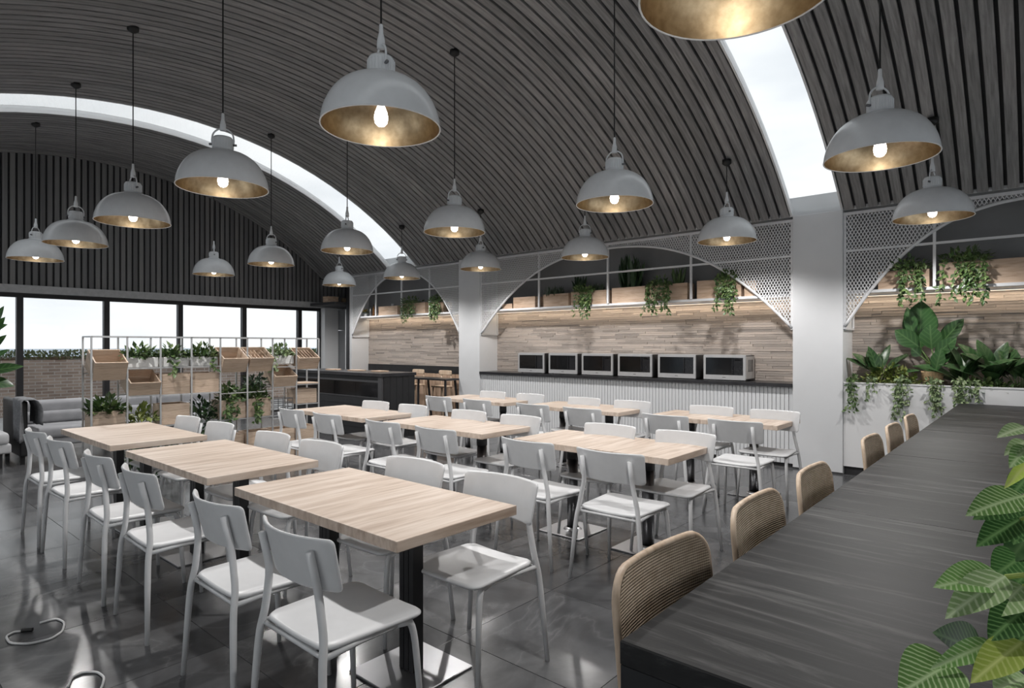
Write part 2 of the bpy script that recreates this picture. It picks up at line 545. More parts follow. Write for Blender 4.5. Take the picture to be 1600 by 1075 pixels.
# vaulted ceiling: shell with two skylight openings, curved slats below it
def arc_shell(mb, x0, x1, r0, r1, n=40):
    vs = []; fs = []
    for i in range(n + 1):
        a = -AMAX + 2 * AMAX * i / n
        for x in (x0, x1):
            for r in (r0, r1):
                vs.append((x, YC + r * math.sin(a), ZC + r * math.cos(a)))
    for i in range(n):
        b = i * 4; c = b + 4
        fs += [(b, c, c + 2, b + 2), (b + 1, b + 3, c + 3, c + 1), (b, b + 1, c + 1, c), (b + 2, c + 2, c + 3, b + 3)]
    fs += [(0, 2, 3, 1), (n * 4, n * 4 + 1, n * 4 + 3, n * 4 + 2)]
    mb.add(vs, fs)
solid = []
cur = XW - 0.2
for a, b in SKYL:
    solid.append((cur, a)); cur = b
solid.append((cur, XE + 0.2))
mb = MB()
for a, b in solid:
    arc_shell(mb, a, b, RV + 0.045, RV + 0.085)
ceil = struct('ceiling', mb, 'beam_dark', 'dark barrel-vaulted ceiling clad in curved wooden slats')
mb = MB()
arc_shell(mb, -0.0455, 0.0455, RV, RV + 0.044, 44)
slat_me = mb.mesh('ceiling_slat', 'ceiling_wood')
PITCH = 0.122
for a, b in solid:
    a2, b2 = max(a, XW), min(b, XE)
    n = int(round((b2 - a2) / PITCH)); p = (b2 - a2) / n
    for i in range(n):
        link('ceiling_slat', slat_me, ceil, (a2 + (i + 0.5) * p, 0, 0))
for k, (a, b) in enumerate(SKYL):
    mb = MB(); arc_shell(mb, a - 0.0, a + 0.02, RV + 0.0, RV + 0.09, 30); arc_shell(mb, b - 0.02, b, RV + 0.0, RV + 0.09, 30)
    w = struct('window_%d' % (10 + k), mb, 'white_paint', 'curved roof skylight with white reveals')
    mb = MB(); arc_shell(mb, a + 0.02, b - 0.02, RV + 0.04, RV + 0.05, 30)
    part('pane', mb, 'window_glass', w)

# window wall at the end of the hall
def glazed_end(name, label, X, s, slats):
    """s = +1 when the room lies on the +x side of the wall"""
    y0, y1 = YS, 8.62
    def bx(mb, d0, d1, a, b, z0, z1):
        xa, xb = X - s * d0, X - s * d1
        mb.box(min(xa, xb), max(xa, xb), a, b, z0, z1)
    # gable above the windows
    mb = MB(); vs = []; fs = []; n = 40
    for i in range(n + 1):
        y = y0 + (YW - y0) * i / n
        z = vault_z(y, 0.05)
        for x in (X - s * 0.03, X - s * 0.28):
            vs += [(x, y, 2.36), (x, y, z)]
    for i in range(n):
        b = i * 4; c = b + 4
        fs += [(b, c, c + 1, b + 1), (b + 2, b + 3, c + 3, c + 2), (b, b + 2, c + 2, c), (b + 1, c + 1, c + 3, b + 3)]
    mb.add(vs, fs)
    bx(mb, 0.03, 0.28, YW, y1, 2.36, 3.2)
    wall = struct(name, mb, 'beam_dark', label)
    if slats:
        sp = 0.1
        for i in range(int((y1 - y0) / sp)):
            y = y0 + (i + 0.5) * sp
            zt = vault_z(y, 0.02) if y < YW else 3.04
            xa, xb = X - s * 0.03, X + s * 0.025
            piece('wall_slat', 'wall_slat_wood', wall, min(xa, xb), max(xa, xb), y - 0.034, y + 0.034, 2.5, zt)
    mb = MB(); bx(mb, -0.06, 0.28, y0, y1, 2.37, 2.50)
    part('beam', mb, 'beam_grey', wall)
    return wall
wl = glazed_end('wall_left', 'dark gable of vertical slats above the tall windows', XW, 1, True)
wr = glazed_end('wall_back', 'gable wall above the windows at the near end', XE, -1, False)

MULL = [-0.21 - 0.86, 1.04, 2.29, 3.54, 4.80, 6.08, 7.37, 7.90]
def window_bank(idx, X, s, ys, z1=2.36):
    for i in range(len(ys) - 1):
        a, b = ys[i], ys[i + 1]
        w = link('window_%d' % (idx + i), None); w['kind'] = 'structure'; w['label'] = 'tall black framed window pane looking onto the terrace'
        w.location = (X - s * 0.1, (a + b) / 2, 0)
        f = MB(); h = (b - a) / 2; t = 0.045
        f.box(-.05, .05, -h, -h + t, 0, z1); f.box(-.05, .05, h - t, h, 0, z1)
        f.box(-.05, .05, -h + t, h - t, 0, 0.06); f.box(-.05, .05, -h + t, h - t, z1 - 0.06, z1)
        part('window_frame', f, 'black_metal', w)
        part('pane', MB().box(-.006, .006, -h + t, h - t, 0.06, z1 - 0.06), 'window_glass', w)
window_bank(12, XW, 1, MULL)
window_bank(20, XE, -1, [YS, 0.2, 1.45, 2.7, 3.95, 5.2, 6.45, 7.9])  # unseen near-end windows, added to let more daylight in
struct('wall_corner', MB().box(XE, XE + .28, 7.9, 8.62, 0, 2.37), 'wall_paint', 'plain pier at the near corner')

# unseen long side: windows added for daylight, alternate bays walled to cut it
mb = MB(); mb.box(XW - .28, XE + .28, YS - 0.28, YS - 0.03, 2.90, 3.25)
struct('wall_front', mb, 'beam_dark', 'lintel over the glazed long side behind the viewer')
xs = [XW + (XE - XW) * i / 11 for i in range(12)]
for i in range(11):
    a, b = xs[i], xs[i + 1]
    if i % 2 == 0:
        struct('wall_unseen_pier', MB().box(a, b, YS - .28, YS - .03, 0, 2.9), 'wall_paint', 'unseen plain pier added to cut daylight from behind the viewer')
        continue
    w = link('window_%d' % (30 + i), None); w['kind'] = 'structure'; w['label'] = 'unseen tall window added for daylight in the long side behind the viewer'
    w.location = ((a + b) / 2, YS - 0.12, 0); h = (b - a) / 2; t = 0.045
    f = MB()
    f.box(-h, -h + t, -.05, .05, 0, 2.9); f.box(h - t, h, -.05, .05, 0, 2.9); f.box(-h + t, h - t, -.05, .05, 0, .06); f.box(-h + t, h - t, -.05, .05, 2.84, 2.9)
    part('window_frame', f, 'black_metal', w)
    part('pane', MB().box(-h + t, h - t, -.006, .006, .06, 2.84), 'window_glass', w)

# counter wall: back of the niches, soffit, pillars
mb = MB(); mb.box(XW - .28, XE + .28, 8.62, 8.80, 0, 3.25)
mb.box(XW - .28, XE + .28, YW + 0.02, 8.70, ZT + 0.02, 3.3)
struct('wall_right', mb, 'wall_paint', 'pale grey wall behind the niches')
P1 = (-8.13, -7.60); P2 = (-2.30, -1.75)
for k, (a, b) in enumerate((P1, P2)):
    o = link('wall_pillar', bevel_box('wall_pillar', 'wall_paint', a, b, YW - 0.02, 8.62, 0, ZT + 0.02, 0.006, 2))
    o['kind'] = 'structure'; o['label'] = ['pale grey pillar left of the microwave counter', 'pale grey pillar between microwave counter and planter'][k]
struct('trim_1', MB().box(P2[0] - .004, P2[1] + .004, YW - .026, YW - 0.0205, 0, .02), 'beam_dark', 'thin dark line at the foot of the pillar')
struct('wall_partition', MB().box(-11.64, -11.56, YW + 0.0, 8.62, 0, ZT + .02), 'wall_paint', 'pale side wall of the left niche')
struct('trim_2', MB().box(-11.74, -11.64, YW - 0.02, 8.62, 0, ZT + .02), 'black_metal', 'black post at the left end of the niches')
struct('trim_3', MB().box(-11.80, -11.742, YW - 0.0, 7.95, 0, 2.30), 'white_metal', 'white strip beside the black post')
struct('wall_end', MB().box(XW - .1, XW + .12, 7.90, 8.26, 0, 2.37), 'white_paint', 'white wall pier beside the last window')

# ------------------------------------------------------------------ niches
BAYS = [('left', -11.56, P1[0]), ('middle', P1[1], P2[0]), ('right', P2[1], 1.75)]
struct('wall_pier', MB().box(1.75, XE + .1, YW - 0.02, 8.62, 0, ZT + .02), 'wall_paint', 'pale wall beyond the planter niche')
Z_FOOT, Z_SHELF, Z_MID, Z_TOP = 1.69, 2.13, 2.59, 3.0
def arch_z(x, a, b):
    u = abs(x - (a + b) / 2) / ((b - a) / 2)
    return 2.96 - 1.27 * min(1, u) ** 2.45

def clad(root, a, b, z0, z1):
    """wooden strips nailed on the niche back, each a piece of its own"""
    rows = int(round((z1 - z0) / 0.0325)); h = (z1 - z0) / rows
    mean = 0.42; todo = []
    for r in range(rows):
        x = a - random.random() * mean * 0.6
        while x < b - 0.01:
            L = mean * random.uniform(0.5, 1.6)
            xa, xb = max(a, x), min(b, x + L)
            if b - xb < 0.12: xb = b
            if xb - xa > 0.03:
                pr = random.uniform(0.0, 0.010)
                todo.append((xa + .0012, xb - .0012, YB - 0.012 - pr, YB + 0.02, z0 + r * h + .001, z0 + (r + 1) * h - .001))
            x = xb if xb > xa else x + L
    todo.sort(key=lambda q: q[0] - q[1])
    for q in todo[:285]:
        piece('plank', 'plank_wood', root, *q)
    if len(todo) > 285:
        mb = MB()
        for q in todo[285:]: mb.box(*q)
        part('plank_infill', mb, 'plank_wood', root)['kind'] = 'stuff'

clad_label = {'left': 'weathered wood strip cladding in the left niche behind the high table',
              'middle': 'weathered wood strip cladding behind the microwaves',
              'right': 'weathered wood strip cladding behind the big-leaved planter'}
for nm, a, b in BAYS:
    wroot = struct('wall_niche_' + nm, MB().box(a, b, YB + 0.02, 8.62, 0, ZT), 'wall_paint', clad_label[nm])
    z0 = {'left': 1.08, 'middle': 1.03, 'right': 1.0}[nm]
    clad(wroot, a, b, z0, Z_SHELF)
    # dark glazing above the shelf
    part('dark_glazing', MB().box(a, b, YB - 0.01, YB + 0.02, Z_SHELF + 0.03, ZT), 'smoked_glass', wroot)

    # white arched frame with expanded mesh
    sc = thing('arch_screen', {'left': 'white arched mesh screen over the high-table niche at left',
                               'middle': 'wide white arched mesh screen over the microwave counter',
                               'right': 'white arched mesh screen over the planter at right'}[nm], 'screen', ((a + b) / 2, YW, Z_FOOT), group='arched screens')
    yf = YW + 0.02
    t = 0.028
    def bars(name, segs, w=t):
        for p, q in segs:
            part(name, MB().bar(p, q, w, w), 'white_metal', sc, world=True)
    bars('frame_rail', [((a, yf, ZT - .03), (b, yf, ZT - .03))], 0.034)
    bars('frame_rail', [((a, yf, Z_MID), (b, yf, Z_MID))], 0.026)
    bars('frame_post', [((a + .016, yf, Z_FOOT), (a + .016, yf, ZT - .012)), ((b - .016, yf, Z_FOOT), (b - .016, yf, ZT - .012))])
    for i in (1, 2, 3):
        x = a + (b - a) * i / 4
        part('frame_post', MB().bar((x, yf + .004, Z_SHELF), (x, yf + .004, ZT - .03), t, t), 'white_metal', sc, world=True)
    pts = []
    for i in range(61):
        u = -1 + 2 * i / 60
        x = (a + b) / 2 + u * (b - a) / 2
        x = min(max(x, a + .016), b - .016)
        pts.append((x, yf - .006, arch_z(x, a, b)))
    part('arch_bar', MB().tube(pts, 0.019, 6), 'white_metal', sc, smooth=True, world=True)
    # little boxed returns at the arch feet
    x = a + .016
    part('foot_bracket', MB().bar((x, yf, Z_FOOT), (x, YB - .03, Z_FOOT), .02, .02), 'white_metal', sc, world=True)
    part('foot_bracket', MB().bar((x, YB - .03, Z_FOOT), (x, YB - .03, Z_SHELF - .04), .02, .02), 'white_metal', sc, world=True)
    # expanded metal mesh in the spandrels
    mm = MB(); cw, sl = 0.036, 0.55   # cell width; dx per dz
    zlo, zhi = Z_FOOT, ZT - .04
    def inside(x, z):
        return a + .02 < x < b - .02 and z > arch_z(x, a, b) + 0.01
    k0 = int((zhi - zlo) * sl / cw) + 2
    for fam in (1, -1):
        for k in range(-k0, int((b - a) / cw) + k0):
            run = None; steps = 66
            for i in range(steps + 1):
                z = zlo + (zhi - zlo) * i / steps
                x = a + k * cw + fam * sl * (z - zlo)
                ok = inside(x, z)
                if ok and run is None: run = (x, z)
                if run is not None and (not ok or i == steps):
                    if z - run[1] > 0.02:
                        y = yf + 0.003 * fam
                        mm.bar((run[0], y, run[1]), (x, y, z), 0.004, 0.0095)
                    run = None
    msh = part('mesh_infill', mm, 'white_metal', sc, world=True); msh['kind'] = 'stuff'

    # shelf under the arch
    sh = tag(link('wall_shelf', bevel_box('wall_shelf', 'white_metal', a + .002, b - .002, YW + .036, YB - .012, Z_SHELF - .035, Z_SHELF, .004, 1)),
             {'left': 'white plant shelf above the left high-table niche', 'middle': 'long white plant shelf above the microwaves', 'right': 'white plant shelf above the planter niche'}[nm], 'shelf')
    # light strip below the shelf, near the cladding
    led = thing('light_strip', {'left': 'warm light strip under the left plant shelf', 'middle': 'warm light strip under the shelf above the microwaves', 'right': 'warm light strip under the shelf above the planter'}[nm],
                'light', ((a + b) / 2, YB - 0.10, Z_SHELF - .035), group='under-shelf light strips')
    h = (b - a) / 2 - .05
    part('channel', MB().box(-h, h, -.012, .012, -.012, 0), 'white_metal', led)
    part('diffuser', MB().box(-h, h, -.009, .009, -.017, -.012), 'led_glow', led)
    l = bpy.data.lights.new('strip_light', 'AREA'); l.shape = 'RECTANGLE'; l.size = 2 * h; l.size_y = 0.03
    l.energy = LED_W * (b - a) / 3.5; l.color = (1.0, 0.82, 0.62)
    lo = bpy.data.objects.new('strip_light', l); COL.objects.link(lo); lo.parent = led
    lo.location = (0, 0, -.03); lo.rotation_euler = (math.radians(18), 0, 0)

# ------------------------------------------------------------------ microwave counter
cx = (P1[1] + P2[0]) / 2
ct = thing('service_counter', 'pale slatted counter carrying the microwaves, with black top', 'counter', (cx, YW, 0))
part('body', MB().box(P1[1] + .003, P2[0] - .003, YW + .035, YB - .002, 0.05, 0.985), 'beam_grey', ct, world=True)
part('plinth', MB().box(P1[1] + .003, P2[0] - .003, YW + .06, YB - .002, 0.0, 0.05), 'beam_dark', ct, world=True)
n = 106; p = (P2[0] - P1[1] - .01) / n
for i in range(n):
    x = P1[1] + .005 + i * p - cx
    piece('front_slat', 'wall_paint', ct, x + .0035, x + p - .0035, .012, .035, 0.05, 0.985)
part('worktop', MB().box(P1[1] + .003, P2[0] - .003, YW - .03, YB - .013, 0.985, 1.03), 'black_stone', ct, world=True)

mw_x = [(-6.78, -6.23), (-6.12, -5.57), (-5.47, -4.91), (-4.82, -4.25), (-4.17, -3.58), (-3.49, -2.90)]
mw_lab = ['silver microwave at the left end of the row', 'second silver microwave from the left end of the counter', 'third silver microwave from the left on the counter',
          'third silver microwave from the right on the counter', 'second silver microwave from the right end of the counter', 'silver microwave at the right end with its side panel showing']
for i, (a, b) in enumerate(mw_x):
    m = thing('microwave', mw_lab[i], 'microwave', ((a + b) / 2, YW + .09, 1.03), group='microwaves on the counter')
    w = 0.565 / 2
    o = link('body', bevel_box('body', 'appliance_dark', -w, w, 0.02, .33, 0.012, .335, .006, 2), m)
    fr = MB()
    fr.box(-w, w, 0, .02, .012, .075); fr.box(-w, w, 0, .02, .305, .335); fr.box(-w, -w + .03, 0, .02, .075, .305); fr.box(w - .03, w, 0, .02, .075, .305)
    d = part('door_frame', fr, 'appliance', m)
    part('door_glass', MB().box(-w + .03, w - .17, .004, .02, .075, .305), 'black_glass', m)
    c = part('control_panel', MB().box(w - .168, w - .03, .004, .02, .075, .305), 'control_grey', m)
    part('display', MB().box(w - .14, w - .06, .002, .004, .265, .285), 'black_glass', c)
    part('door_handle', MB().box(w - .176, w - .162, -.010, .004, .085, .295), 'control_grey', m)
    part('maker_mark', MB().box(-.022, .022, -.0012, 0, .040, .046), 'appliance_dark', m)
    part('side_panel', MB().box(w, w + .004, .02, .32, .03, .325), 'appliance' if i == 5 else 'appliance_dark', m)
    for vz in range(4):
        part('side_vent', MB().box(w + .004, w + .006, .10 + vz * .045, .118 + vz * .045, .12, .28), 'appliance_dark', m)
    part('top_cover', MB().box(-w, w, .02, .33, .335, .341), 'appliance', m)
    for fx in (-w + .05, w - .05):
        for fy in (.05, .28):
            part('foot', MB().lathe([(.014, 0), (.016, .013)], 8, fx, fy, True), 'appliance_dark', m)

# ------------------------------------------------------------------ dining chairs
def ring_path(pts, n=5):
    """soften the corners of a polyline"""
    pts = [Vector(p) for p in pts]; out = [pts[0]]
    for i in range(1, len(pts) - 1):
        a = pts[i] + (pts[i - 1] - pts[i]) * 0.3; b = pts[i] + (pts[i + 1] - pts[i]) * 0.3
        for k in range(n):
            t = k / (n - 1)
            out.append(a * (1 - t) ** 2 + pts[i] * 2 * t * (1 - t) + b * t * t)
    out.append(pts[-1]); return out

def rounded_slab(w, d, th, rad, fn, nseg=5, grid=9):
    """rounded rectangle slab on a grid; fn(x, y) gives the mid-surface height"""
    def half(y):
        e = d / 2 - abs(y)
        if e >= rad: return w / 2
        return w / 2 - rad + math.sqrt(max(0, rad * rad - (rad - e) ** 2))
    ys = sorted(set([-d / 2 + rad * (1 - math.cos(math.pi / 2 * i / nseg)) for i in range(nseg + 1)] + [d / 2 - rad * (1 - math.cos(math.pi / 2 * i / nseg)) for i in range(nseg + 1)] + [(-d / 2 + rad) + (d - 2 * rad) * i / 5 for i in range(6)]))
    ys = [y for i, y in enumerate(ys) if i == 0 or y - ys[i - 1] > 1e-5]
    ed = th * 0.35
    mb = MB(); vs = []; fs = []
    def ring(y, inset, zoff):
        h = max(half(y) - inset, 0.001); r = []
        for i in range(grid):
            x = -h + 2 * h * i / (grid - 1)
            yy = y * (1 - 2 * inset / d) if inset else y
            r.append((x, yy, fn(x, y) + zoff))
        return r
    layers = [(ed, th / 2), (0.0, th / 2 - ed), (0.0, -th / 2 + ed), (ed, -th / 2)]
    M = len(ys); base = []
    for ins, zo in layers:
        base.append(len(vs))
        for y in ys: vs += ring(y, ins, zo)
    for li, flip in ((0, False), (3, True)):
        b = base[li]
        for j in range(M - 1):
            for i in range(grid - 1):
                q = (b + j * grid + i, b + j * grid + i + 1, b + (j + 1) * grid + i + 1, b + (j + 1) * grid + i)
                fs.append(q[::-1] if flip else q)
    per = [(0, i) for i in range(grid)] + [(j, grid - 1) for j in range(1, M)] + [(M - 1, i) for i in range(grid - 2, -1, -1)] + [(j, 0) for j in range(M - 2, 0, -1)]
    for l in range(3):
        for q in range(len(per)):
            j, i = per[q]; j2, i2 = per[(q + 1) % len(per)]
            fs.append((base[l] + j * grid + i, base[l + 1] + j * grid + i, base[l + 1] + j2 * grid + i2, base[l] + j2 * grid + i2))
    mb.add(vs, fs); return mb

def make_chair():
    """local frame: sitter looks along +y, floor at z = 0, back rest at y = 0"""
    r = thing('dining_chair', 'chair', 'chair')
    seat = rounded_slab(0.445, 0.43, 0.022, 0.05, lambda x, y: -0.012 * math.cos(x / .2225 * 1.4) * (1 if y < .1 else max(0, 1 - (y - .1) * 5)) - (0.16 * max(0, y - .15) ** 1.5))
    seat.v = [Vector((v.x * (1 + 0.05 * (v.y / .2)), v.y + 0.265, v.z + 0.468)) for v in seat.v]
    part('seat', seat, 'chair_paint', r, True)
    back = rounded_slab(0.475, 0.195, 0.016, 0.02, lambda x, y: 0.0)
    nv = []
    for v in back.v:
        z = 0.748 + v.y; x = v.x * (1 + (v.y) * 0.25)
        yb = 0.012 - 0.16 * (0.84 - z) * -1.0 * 0.0
        curve = 0.062 * (x / .235) ** 2
        nv.append(Vector((x, v.z + curve + (0.84 - z) * 0.26, z)))
    back.v = nv
    back.f = [f[::-1] for f in back.f]
    part('backrest', back, 'chair_paint', r, True)
    for s in (-1, 1):
        pl = ring_path([(s * .168, 0.020, .80), (s * .170, .052, .655), (s * .205, .052, .50), (s * .222, .035, .40), (s * .262, .02, 0.0)], 5)
        rad = [.0115 + .0035 * min(1, max(0, (p.z - .02) / .3)) for p in pl]
        part('rear_leg', MB().tube(pl, rad, 8), 'chair_paint', r, True)
        pl = ring_path([(s * .195, .36, .445), (s * .210, .435, .440), (s * .232, .465, 0.0)], 6)
        rad = [.0105 + .0035 * min(1, max(0, p.z / .3)) for p in pl]
        part('front_leg', MB().tube(pl, rad, 8), 'chair_paint', r, True)
        part('side_rail', MB().tube([(s * .215, .045, .442), (s * .205, .2, .447), (s * .198, .38, .444)], .011, 6), 'chair_paint', r, True)
    part('cross_rail', MB().tube([(-.212, .05, .440), (.212, .05, .440)], .009, 6), 'chair_paint', r, True)
    part('cross_rail', MB().tube([(-.192, .37, .443), (.192, .37, .443)], .009, 6), 'chair_paint', r, True)
    return r

TXC = [-2.54, -4.24, -5.94]           # table centres along the hall, near to far
TYC = [1.82, 4.06, 6.25]              # rows
ROWN = ['front row', 'middle row', 'back row by the counter']
COLN = ['rightmost', 'middle', 'leftmost']
CX = [(-2.70, -2.04), (-4.33, -3.65), (-5.87, -5.20)]
LY = [1.09, 3.20, 5.24]; RY = [2.32, 4.39, 6.41]
proto = make_chair()
first = True
rowshort = ['front row', 'middle row', 'back row']
for r in range(3):
    for c in range(3):
        for side in (0, 1):
            for k in (0, 1):
                o = proto if first else copy_tree(proto)
                first = False
                x = CX[c][k] + random.uniform(-.012, .012)
                y = LY[r] if side == 0 else RY[r]
                o.location = (x, y, 0)
                o.rotation_euler = (0, 0, (0 if side == 0 else math.pi) + random.uniform(-.03, .03))
                s1 = 'back to viewer' if side == 0 else 'facing viewer'
                o['label'] = 'grey chair, %s, %s of pair at %s %s table' % (s1, 'left' if k == 0 else 'right', COLN[c], rowshort[r])
                o['group'] = 'light grey dining chairs'

# ------------------------------------------------------------------ tables
W2, D2 = 0.68, 0.352
def make_table(kind):
    t = thing('dining_table', 'table', 'table')
    if kind == 'post':
        tops = [(-W2, W2)]
    else:
        tops = [(-W2, -.0012), (.0012, W2)]
    for a, b in tops:
        link('tabletop', bevel_box('tabletop', 'table_wood', a, b, -D2, D2, 0.705, 0.75, .004, 2), t)
    for sx in (-.34, .34):
        pl = link('base_plate', bevel_box('base_plate', 'steel', sx - .20, sx + .20, -.20, .20, 0.0, .012, .003, 1), t)
        if kind == 'post':
            q = MB()
            for dx in (-.034, 0, .034):
                q.box(sx + dx - .0145, sx + dx + .0145, -.03, .03, .012, .69)
            q.box(sx - .045, sx + .045, -.024, .024, .012, .69)
            part('column', q, 'black_metal', t)
        else:
            part('column', MB().lathe([(.045, .012), (.045, .58)], 24, sx, 0, True), 'dark_steel', t, True)
            part('upper_column', MB().lathe([(.049, .58), (.049, .69)], 24, sx, 0, True), 'black_metal', t, True)
            part('base_cover', MB().lathe([(.075, .012), (.07, .02), (.05, .03)], 24, sx, 0), 'steel', t, True)
        part('top_bracket', MB().box(sx - .15, sx + .15, -.15, .15, .69, .705), 'black_metal', t)
    return t
tp = make_table('post'); tr = make_table('round')
used = {'post': False, 'round': False}
for r in range(3):
    for c in range(3):
        kind = 'post' if r == 0 else 'round'
        src = tp if kind == 'post' else tr
        o = copy_tree(src) if used[kind] else src
        used[kind] = True
        o.location = (TXC[c], TYC[r], 0)
        o['label'] = 'pale wood dining table, %s of the three in the %s' % (COLN[c], ROWN[r])
        o['group'] = 'pale wood dining tables'

# ------------------------------------------------------------------ pendant lamps
def make_lamp():
    """origin in the middle of the rim"""
    L = thing('pendant_lamp', 'lamp', 'lamp')
    R = 0.33
    prof = []
    for i in range(15):
        t = math.pi / 2 * i / 14
        prof.append((0.075 + (R - 0.075) * math.cos(t) ** 0.92, 0.275 * math.sin(t) ** 1.12))
    part('shade', MB().lathe(prof, 48), 'lamp_enamel', L, True)
    inner = [(max(0.02, r - .006), z - .004 if i > 0 else z) for i, (r, z) in enumerate(prof)]
    inner.append((0.02, 0.268))
    part('reflector', MB().lathe(inner, 48), 'gold_leaf', L, True)
    ring = [(R + .004 * math.cos(a) - .001, .004 * math.sin(a)) for a in [2 * math.pi * i / 8 for i in range(9)]]
    part('rim', MB().lathe(ring, 48), 'lamp_rim', L, True)
    part('neck', MB().lathe([(.082, .262), (.088, .272), (.085, .288), (.074, .294)], 32), 'lamp_enamel', L, True)
    cb = MB().lathe([(.072, .290), (.074, .30), (.074, .375), (.066, .39), (.0, .394)], 32)
    col = part('collar', cb, 'lamp_enamel', L, True)
    rb = MB()
    for i in range(24):
        a = 2 * math.pi * i / 24
        rb.bar((.074 * math.cos(a), .074 * math.sin(a), .305), (.074 * math.cos(a), .074 * math.sin(a), .37), .006, .006)
    part('collar_ribs', rb, 'lamp_enamel', col)
    pts = [(.078, 0, .33), (.080, 0, .37)] + [(.078 * math.cos(a), 0, .385 + .075 * math.sin(a)) for a in [math.pi * i / 12 for i in range(13)]] + [(-.080, 0, .37), (-.078, 0, .33)]
    part('yoke', MB().tube(pts, .0065, 6), 'lamp_enamel', L, True)
    for s in (-1, 1):
        part('yoke_screw', MB().tube([(s * .07, 0, .335), (s * .10, 0, .335)], .009, 8), 'dark_steel', L, True)
    part('cord_grip', MB().lathe([(.024, .445), (.022, .49), (.013, .53), (.011, .575), (.006, .58)], 14, close=True), 'lamp_enamel', L, True)
    part('socket', MB().lathe([(.026, .145), (.026, .268)], 16, close=True), 'lamp_enamel', L, True)
    part('bulb', MB().lathe([(.013, .15), (.022, .115), (.034, .085), (.039, .055), (.034, .026), (.020, .010), (.001, .004)], 20), 'bulb_glow', L, True)
    l = bpy.data.lights.new('bulb_light', 'SPOT'); l.energy = LAMP_W; l.shadow_soft_size = 0.04; l.color = (1.0, 0.98, 0.96)
    l.spot_size = math.radians(150); l.spot_blend = 0.6
    lo = bpy.data.objects.new('bulb_light', l); COL.objects.link(lo); lo.parent = L; lo.location = (0, 0, -.045)
    part('cord', MB().tube([(0, 0, .57), (0, 0, 1.0)], .0055, 6), 'cord_black', L)
    part('ceiling_rose', MB().lathe([(.006, 0), (.03, .012), (.052, .03), (.052, .075)], 20, close=True), 'cord_black', L, True)
    return L
lp = make_lamp()
LX = [-0.80, -2.80, -4.80, -6.81, -8.80, -10.80]; LYY = [2.10, 4.57, 7.06]
ordn = ['nearest the viewer', 'second along', 'third along', 'fourth along', 'fifth along', 'the farthest']
rown = ['front row', 'middle row', 'row along the counter wall']
first = True
for r in range(3):
    for c in range(6):
        o = lp if first else copy_tree(lp)
        first = False
        y = LYY[r]
        o.location = (LX[c], y, 2.72)
        o.rotation_euler = (0, 0, [0.5, -.3, .9, .1, 1.4, -.8][(c + 2 * r) % 6])
        top = vault_z(y) - 2.72 - 0.03
        for ch in o.children:
            if ch.name.startswith('cord') and 'grip' not in ch.name:
                ch.location = (0, 0, 0.57); ch.scale = (1, 1, 1)
                me = MB().tube([(0, 0, 0), (0, 0, top - .57)], .0055, 6).mesh('cord', 'cord_black'); ch.data = me
            if ch.name.startswith('ceiling_rose'):
                ch.location = (0, 0, top - (0.03 if r != 2 else 0.06))
        o['label'] = 'grey dome pendant lamp, gold inside, %s in the %s' % (ordn[c], rown[r])
        o['group'] = 'grey dome pendant lamps'

# ------------------------------------------------------------------ dark bar table and rattan chairs
TX0, TX1, TY0, TY1, TZ = -0.65, 0.46, 1.08, 7.80, 0.90
bt = thing('bar_table', 'long black wooden bar table running towards the planter', 'table', ((TX0 + TX1) / 2, (TY0 + TY1) / 2, 0))
bc = bt.location.copy()
ys = [TY0, 2.45, 3.9, 5.2, 6.5, TY1]
for i in range(5):
    link('top_board', bevel_box('top_board', 'bar_top_wood', TX0 - bc.x, TX1 - bc.x, ys[i] - bc.y + (.0008 if i else 0), ys[i + 1] - bc.y - (.0008 if i < 4 else 0), TZ - .05, TZ, .003, 1), bt)
part('apron', MB().box(TX0 + .002, TX1 - .002, TY0 + .002, TY1 - .002, TZ - .17, TZ - .05), 'black_panel', bt, world=True)
part('end_panel', MB().box(TX0 + .002, TX1 - .002, TY0 + .002, TY0 + .06, 0, TZ - .17), 'black_panel', bt, world=True)
part('end_panel', MB().box(TX0 + .002, TX1 - .002, TY1 - .06, TY1 - .002, 0, TZ - .17), 'black_panel', bt, world=True)
part('centre_panel', MB().box(-.12, -.06, TY0 + .06, TY1 - .06, 0, TZ - .17), 'black_panel', bt, world=True)

